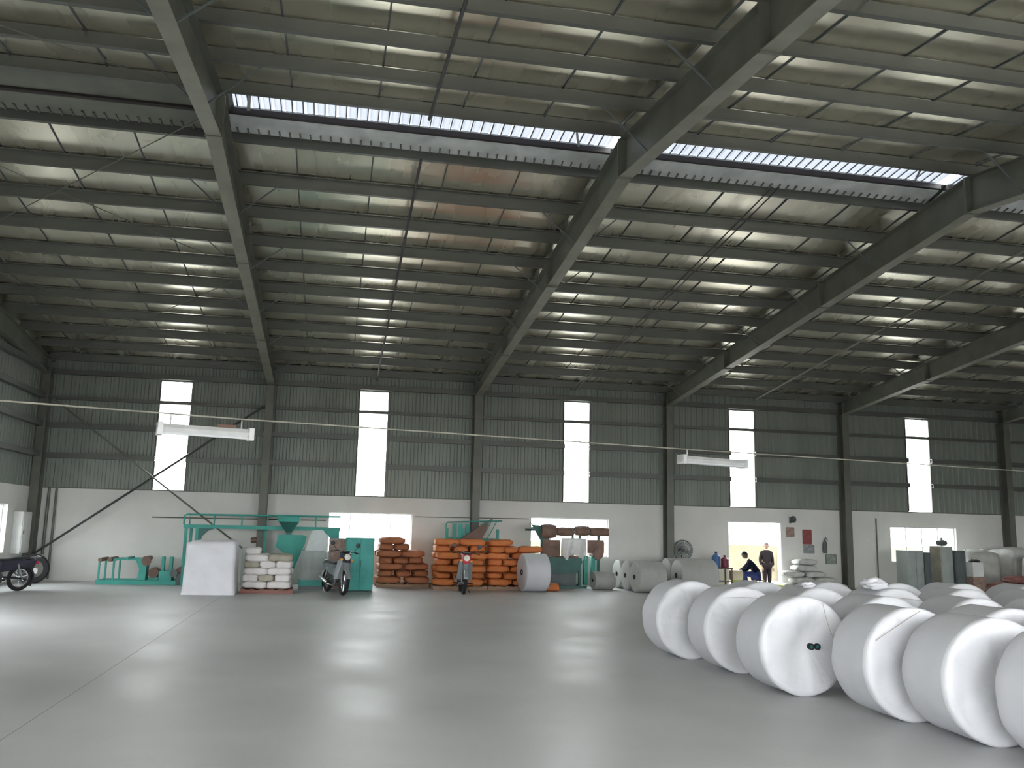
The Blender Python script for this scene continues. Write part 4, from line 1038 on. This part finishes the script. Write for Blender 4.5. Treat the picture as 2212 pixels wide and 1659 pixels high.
# ------------------------------------------------------------------ sacks heap right of the doorway and goods at the right
rnd = random.Random(77)
for x, y, z, a in ((22.0, 25.75, .003, .05), (22.72, 25.72, .003, -.05), (23.42, 25.72, .003, .05), (22.3, 25.72, .19, .05), (23.05, 25.74, .19, -.05), (22.0, 25.76, .375, -.05), (22.72, 25.75, .375, .05), (22.4, 25.75, .56, .05), (22.45, 25.76, .74, .1)):
    sack(SK['sack_grey'][rnd.randrange(4)], (x, y, z), a, 'dull grey sack in the heap against the wall under the red poster', 'grey sacks under the posters')
def cabinet(name, x, y, w_, d_, h_, m, md, label, rz=0, doors=2, cat='cabinet'):
    t = thing(name, label, cat, (x, y, 0), rz)
    obj('body', MB().cbox(0, w_, 0, d_, .04, h_, .012), m, t)
    dw = (w_ - .04) / doors
    for i in range(doors):
        dp = obj('door_panel', MB().cbox(.02 + i * dw + .006, .02 + (i + 1) * dw - .006, -.016, .0, .07, h_ - .04, .005), md, t)
        obj('handle', MB().bar((.02 + (i + .85) * dw, -.028, h_ * .5), (.02 + (i + .85) * dw, -.028, h_ * .5 + .12), .012), 'grey_dark', dp)
    obj('plinth', MB().box(.02, w_ - .02, .02, d_ - .02, 0, .04), 'black', t)
    return t
cabinet('steel_locker', 25.05, 24.3, .52, .6, 1.27, 'grey_cab', 'grey_cab', 'grey steel locker in front of the low window near the column')
cabinet('steel_locker', 25.62, 24.32, .20, .6, 1.22, 'grey_dark', 'grey_dark', 'narrow dark locker side by side with the grey locker', doors=1)
cabinet('steel_locker', 26.0, 24.1, .42, .5, 1.42, 'sack_tan', 'grey_cab', 'olive grey locker right of the gap in the low window', doors=1)
# covered drum on top of the dark cupboard
cabinet('dark_cupboard', 26.46, 24.05, .36, .5, 1.30, 'grey_dark', 'grey_dark', 'blue-black cupboard beside the white carton', doors=1)
dm = thing('bundle', 'dark round bundle lying on top of the olive locker', 'bundle', (26.24, 24.34, 1.421)); obj('body', MB().lathe([(0, 0), (.12, .01), (.17, .08), (.15, .15), (.06, .19), (0, .2)], n=20), 'grey_dark', dm); obj('knot', MB().lathe([(0, .19), (.03, .2), (.04, .23), (0, .26)], n=12), 'grey_dark', dm)
wb = thing('carton', 'white carton standing on a pinkish crate beside the blue-black cupboard', 'box', (26.98, 23.9, .54)); obj('body', MB().cbox(-.18, .18, -.16, .16, 0, .42, .008), 'white_paint', wb); obj('flap', MB().box(-.18, .18, -.16, -.02, .42, .426), 'white_paint', wb)
cr = thing('crate', 'pinkish crate carrying the white carton', 'crate', (26.98, 23.9, 0)); 
for k in range(4): obj('slat', MB().box(-.2, .2, -.18, -.165, .02 + k * .13, .12 + k * .13), 'brown_poster', cr)
obj('body', MB().box(-.2, .2, -.165, .18, 0, .538), 'brown_poster', cr)
bl = thing('black_bag', 'black bag lying on the white carton', 'bag', (26.98, 23.9, .967)); obj('body', MB().lathe([(0, 0), (.15, .005), (.17, .04), (.1, .08), (0, .09)], n=18), 'black', bl); obj('strap', MB().tube([(-.1, 0, .07), (-.05, 0, .13), (.05, 0, .13), (.1, 0, .07)], .008, 6), 'black', bl)
def bulk_bag(x, y, w_, h_, m, label, group, rz=0):
    t = thing('bulk_bag', label, 'bulk bag', (x, y, 0.003), rz, group)
    bm = bmesh.new(); bmesh.ops.create_cube(bm, size=2); bmesh.ops.subdivide_edges(bm, edges=bm.edges[:], cuts=7, use_grid_fill=True)
    for v in bm.verts:
        p = v.co.copy(); q = p.normalized() * 1.25; p = p.lerp(q, .35); nn = noise.noise(p * 1.8 + Vector((x, y, 0)))
        v.co = (p.x * w_ / 2 * (1 + .05 * nn), p.y * w_ / 2 * (1 + .05 * nn), max(0, (p.z + .93) / 1.9 * h_ * (1 + .03 * nn)))
    me = bpy.data.meshes.new('bag_body'); bm.to_mesh(me); bm.free(); me.materials.append(MAT[m]); me.polygons.foreach_set('use_smooth', [True] * len(me.polygons)); link('bag_body', me, t)
    for sx in (-1, 1):
        obj('loop', MB().tube([(sx * w_ * .3, -.1, h_ * .93), (sx * w_ * .3, -.06, h_ + .08), (sx * w_ * .3, .06, h_ + .08), (sx * w_ * .3, .1, h_ * .93)], .015, 6), m, t)
for i, (x, y, h_) in enumerate(((28.0, 25.2, 1.26), (29.35, 25.1, 1.34), (30.9, 24.9, 1.36), (29.3, 23.6, 1.15), (30.7, 23.4, 1.2))):
    bulk_bag(x, y, 1.08, h_, 'sack_grey', 'bulging grey bulk bag stored by the far right wall', 'grey bulk bags', .1 * i)
for x, y, z, a in ((27.55, 23.6, .003, .2), (28.2, 23.1, .003, -.2), (27.55, 23.55, .205, .3), (28.2, 23.1, .205, -.1), (27.9, 23.3, .405, .1)):
    o = link('sack', sack_mesh(.74, .46, .20, x, 'red_heap'), None, (x, y, z), (0, 0, a)); tag(o, 'dull red-brown sack in the heap beside the white carton', 'sack', 'red-brown sacks')
tag(link('sack', sack_mesh(.7, .4, .12, 3, 'red_heap'), None, (24.55, 24.2, .003), (0, 0, .1)), 'flat dark red sack on the floor beside the grey locker', 'sack')

# crumpled plastic on the rolls
def crumple(x, y, z, s, m, label, name='plastic_bag', rag=None):
    t = thing(name, label, 'plastic bag', (x, y, z))
    bm = bmesh.new(); bmesh.ops.create_icosphere(bm, subdivisions=4, radius=1)
    for v in bm.verts:
        p = v.co; nn = noise.noise(p * 1.7 + Vector((x, 0, 0))) * .35 + noise.noise(p * 5 + Vector((0, y, 0))) * .16
        q = p * (1 + nn); v.co = (q.x * s, q.y * s * .8, max(0, q.z * .55 + .42) * s)
    me = bpy.data.meshes.new('bag_body'); bm.to_mesh(me); bm.free(); me.materials.append(MAT[m]); me.polygons.foreach_set('use_smooth', [True] * len(me.polygons)); link('bag_body', me, t)
    obj('knot', MB().lathe([(.02, .0), (.008, .012), (.022, .03), (0, .035)], (0, 0, s * .55), n=10), m, t)
    if rag: obj('rag', MB().hexa([(.05, .05, s * .4), (s * 1.1, .05, s * .35), (s * 1.1, s * .6, s * .3), (.05, s * .6, s * .4)], [(.05, .0, s * .75), (s * .9, .0, s * .8), (s * .9, s * .5, s * .7), (.05, s * .5, s * .75)]), rag, t)
crumple(14.83, 10.50, .985, .16, 'wrap', 'crumpled white plastic bag with a brown rag lying on a fabric roll', rag='brown')
crumple(13.90, 10.48, .99, .085, 'wrap', 'small white plastic scrap lying on a fabric roll')
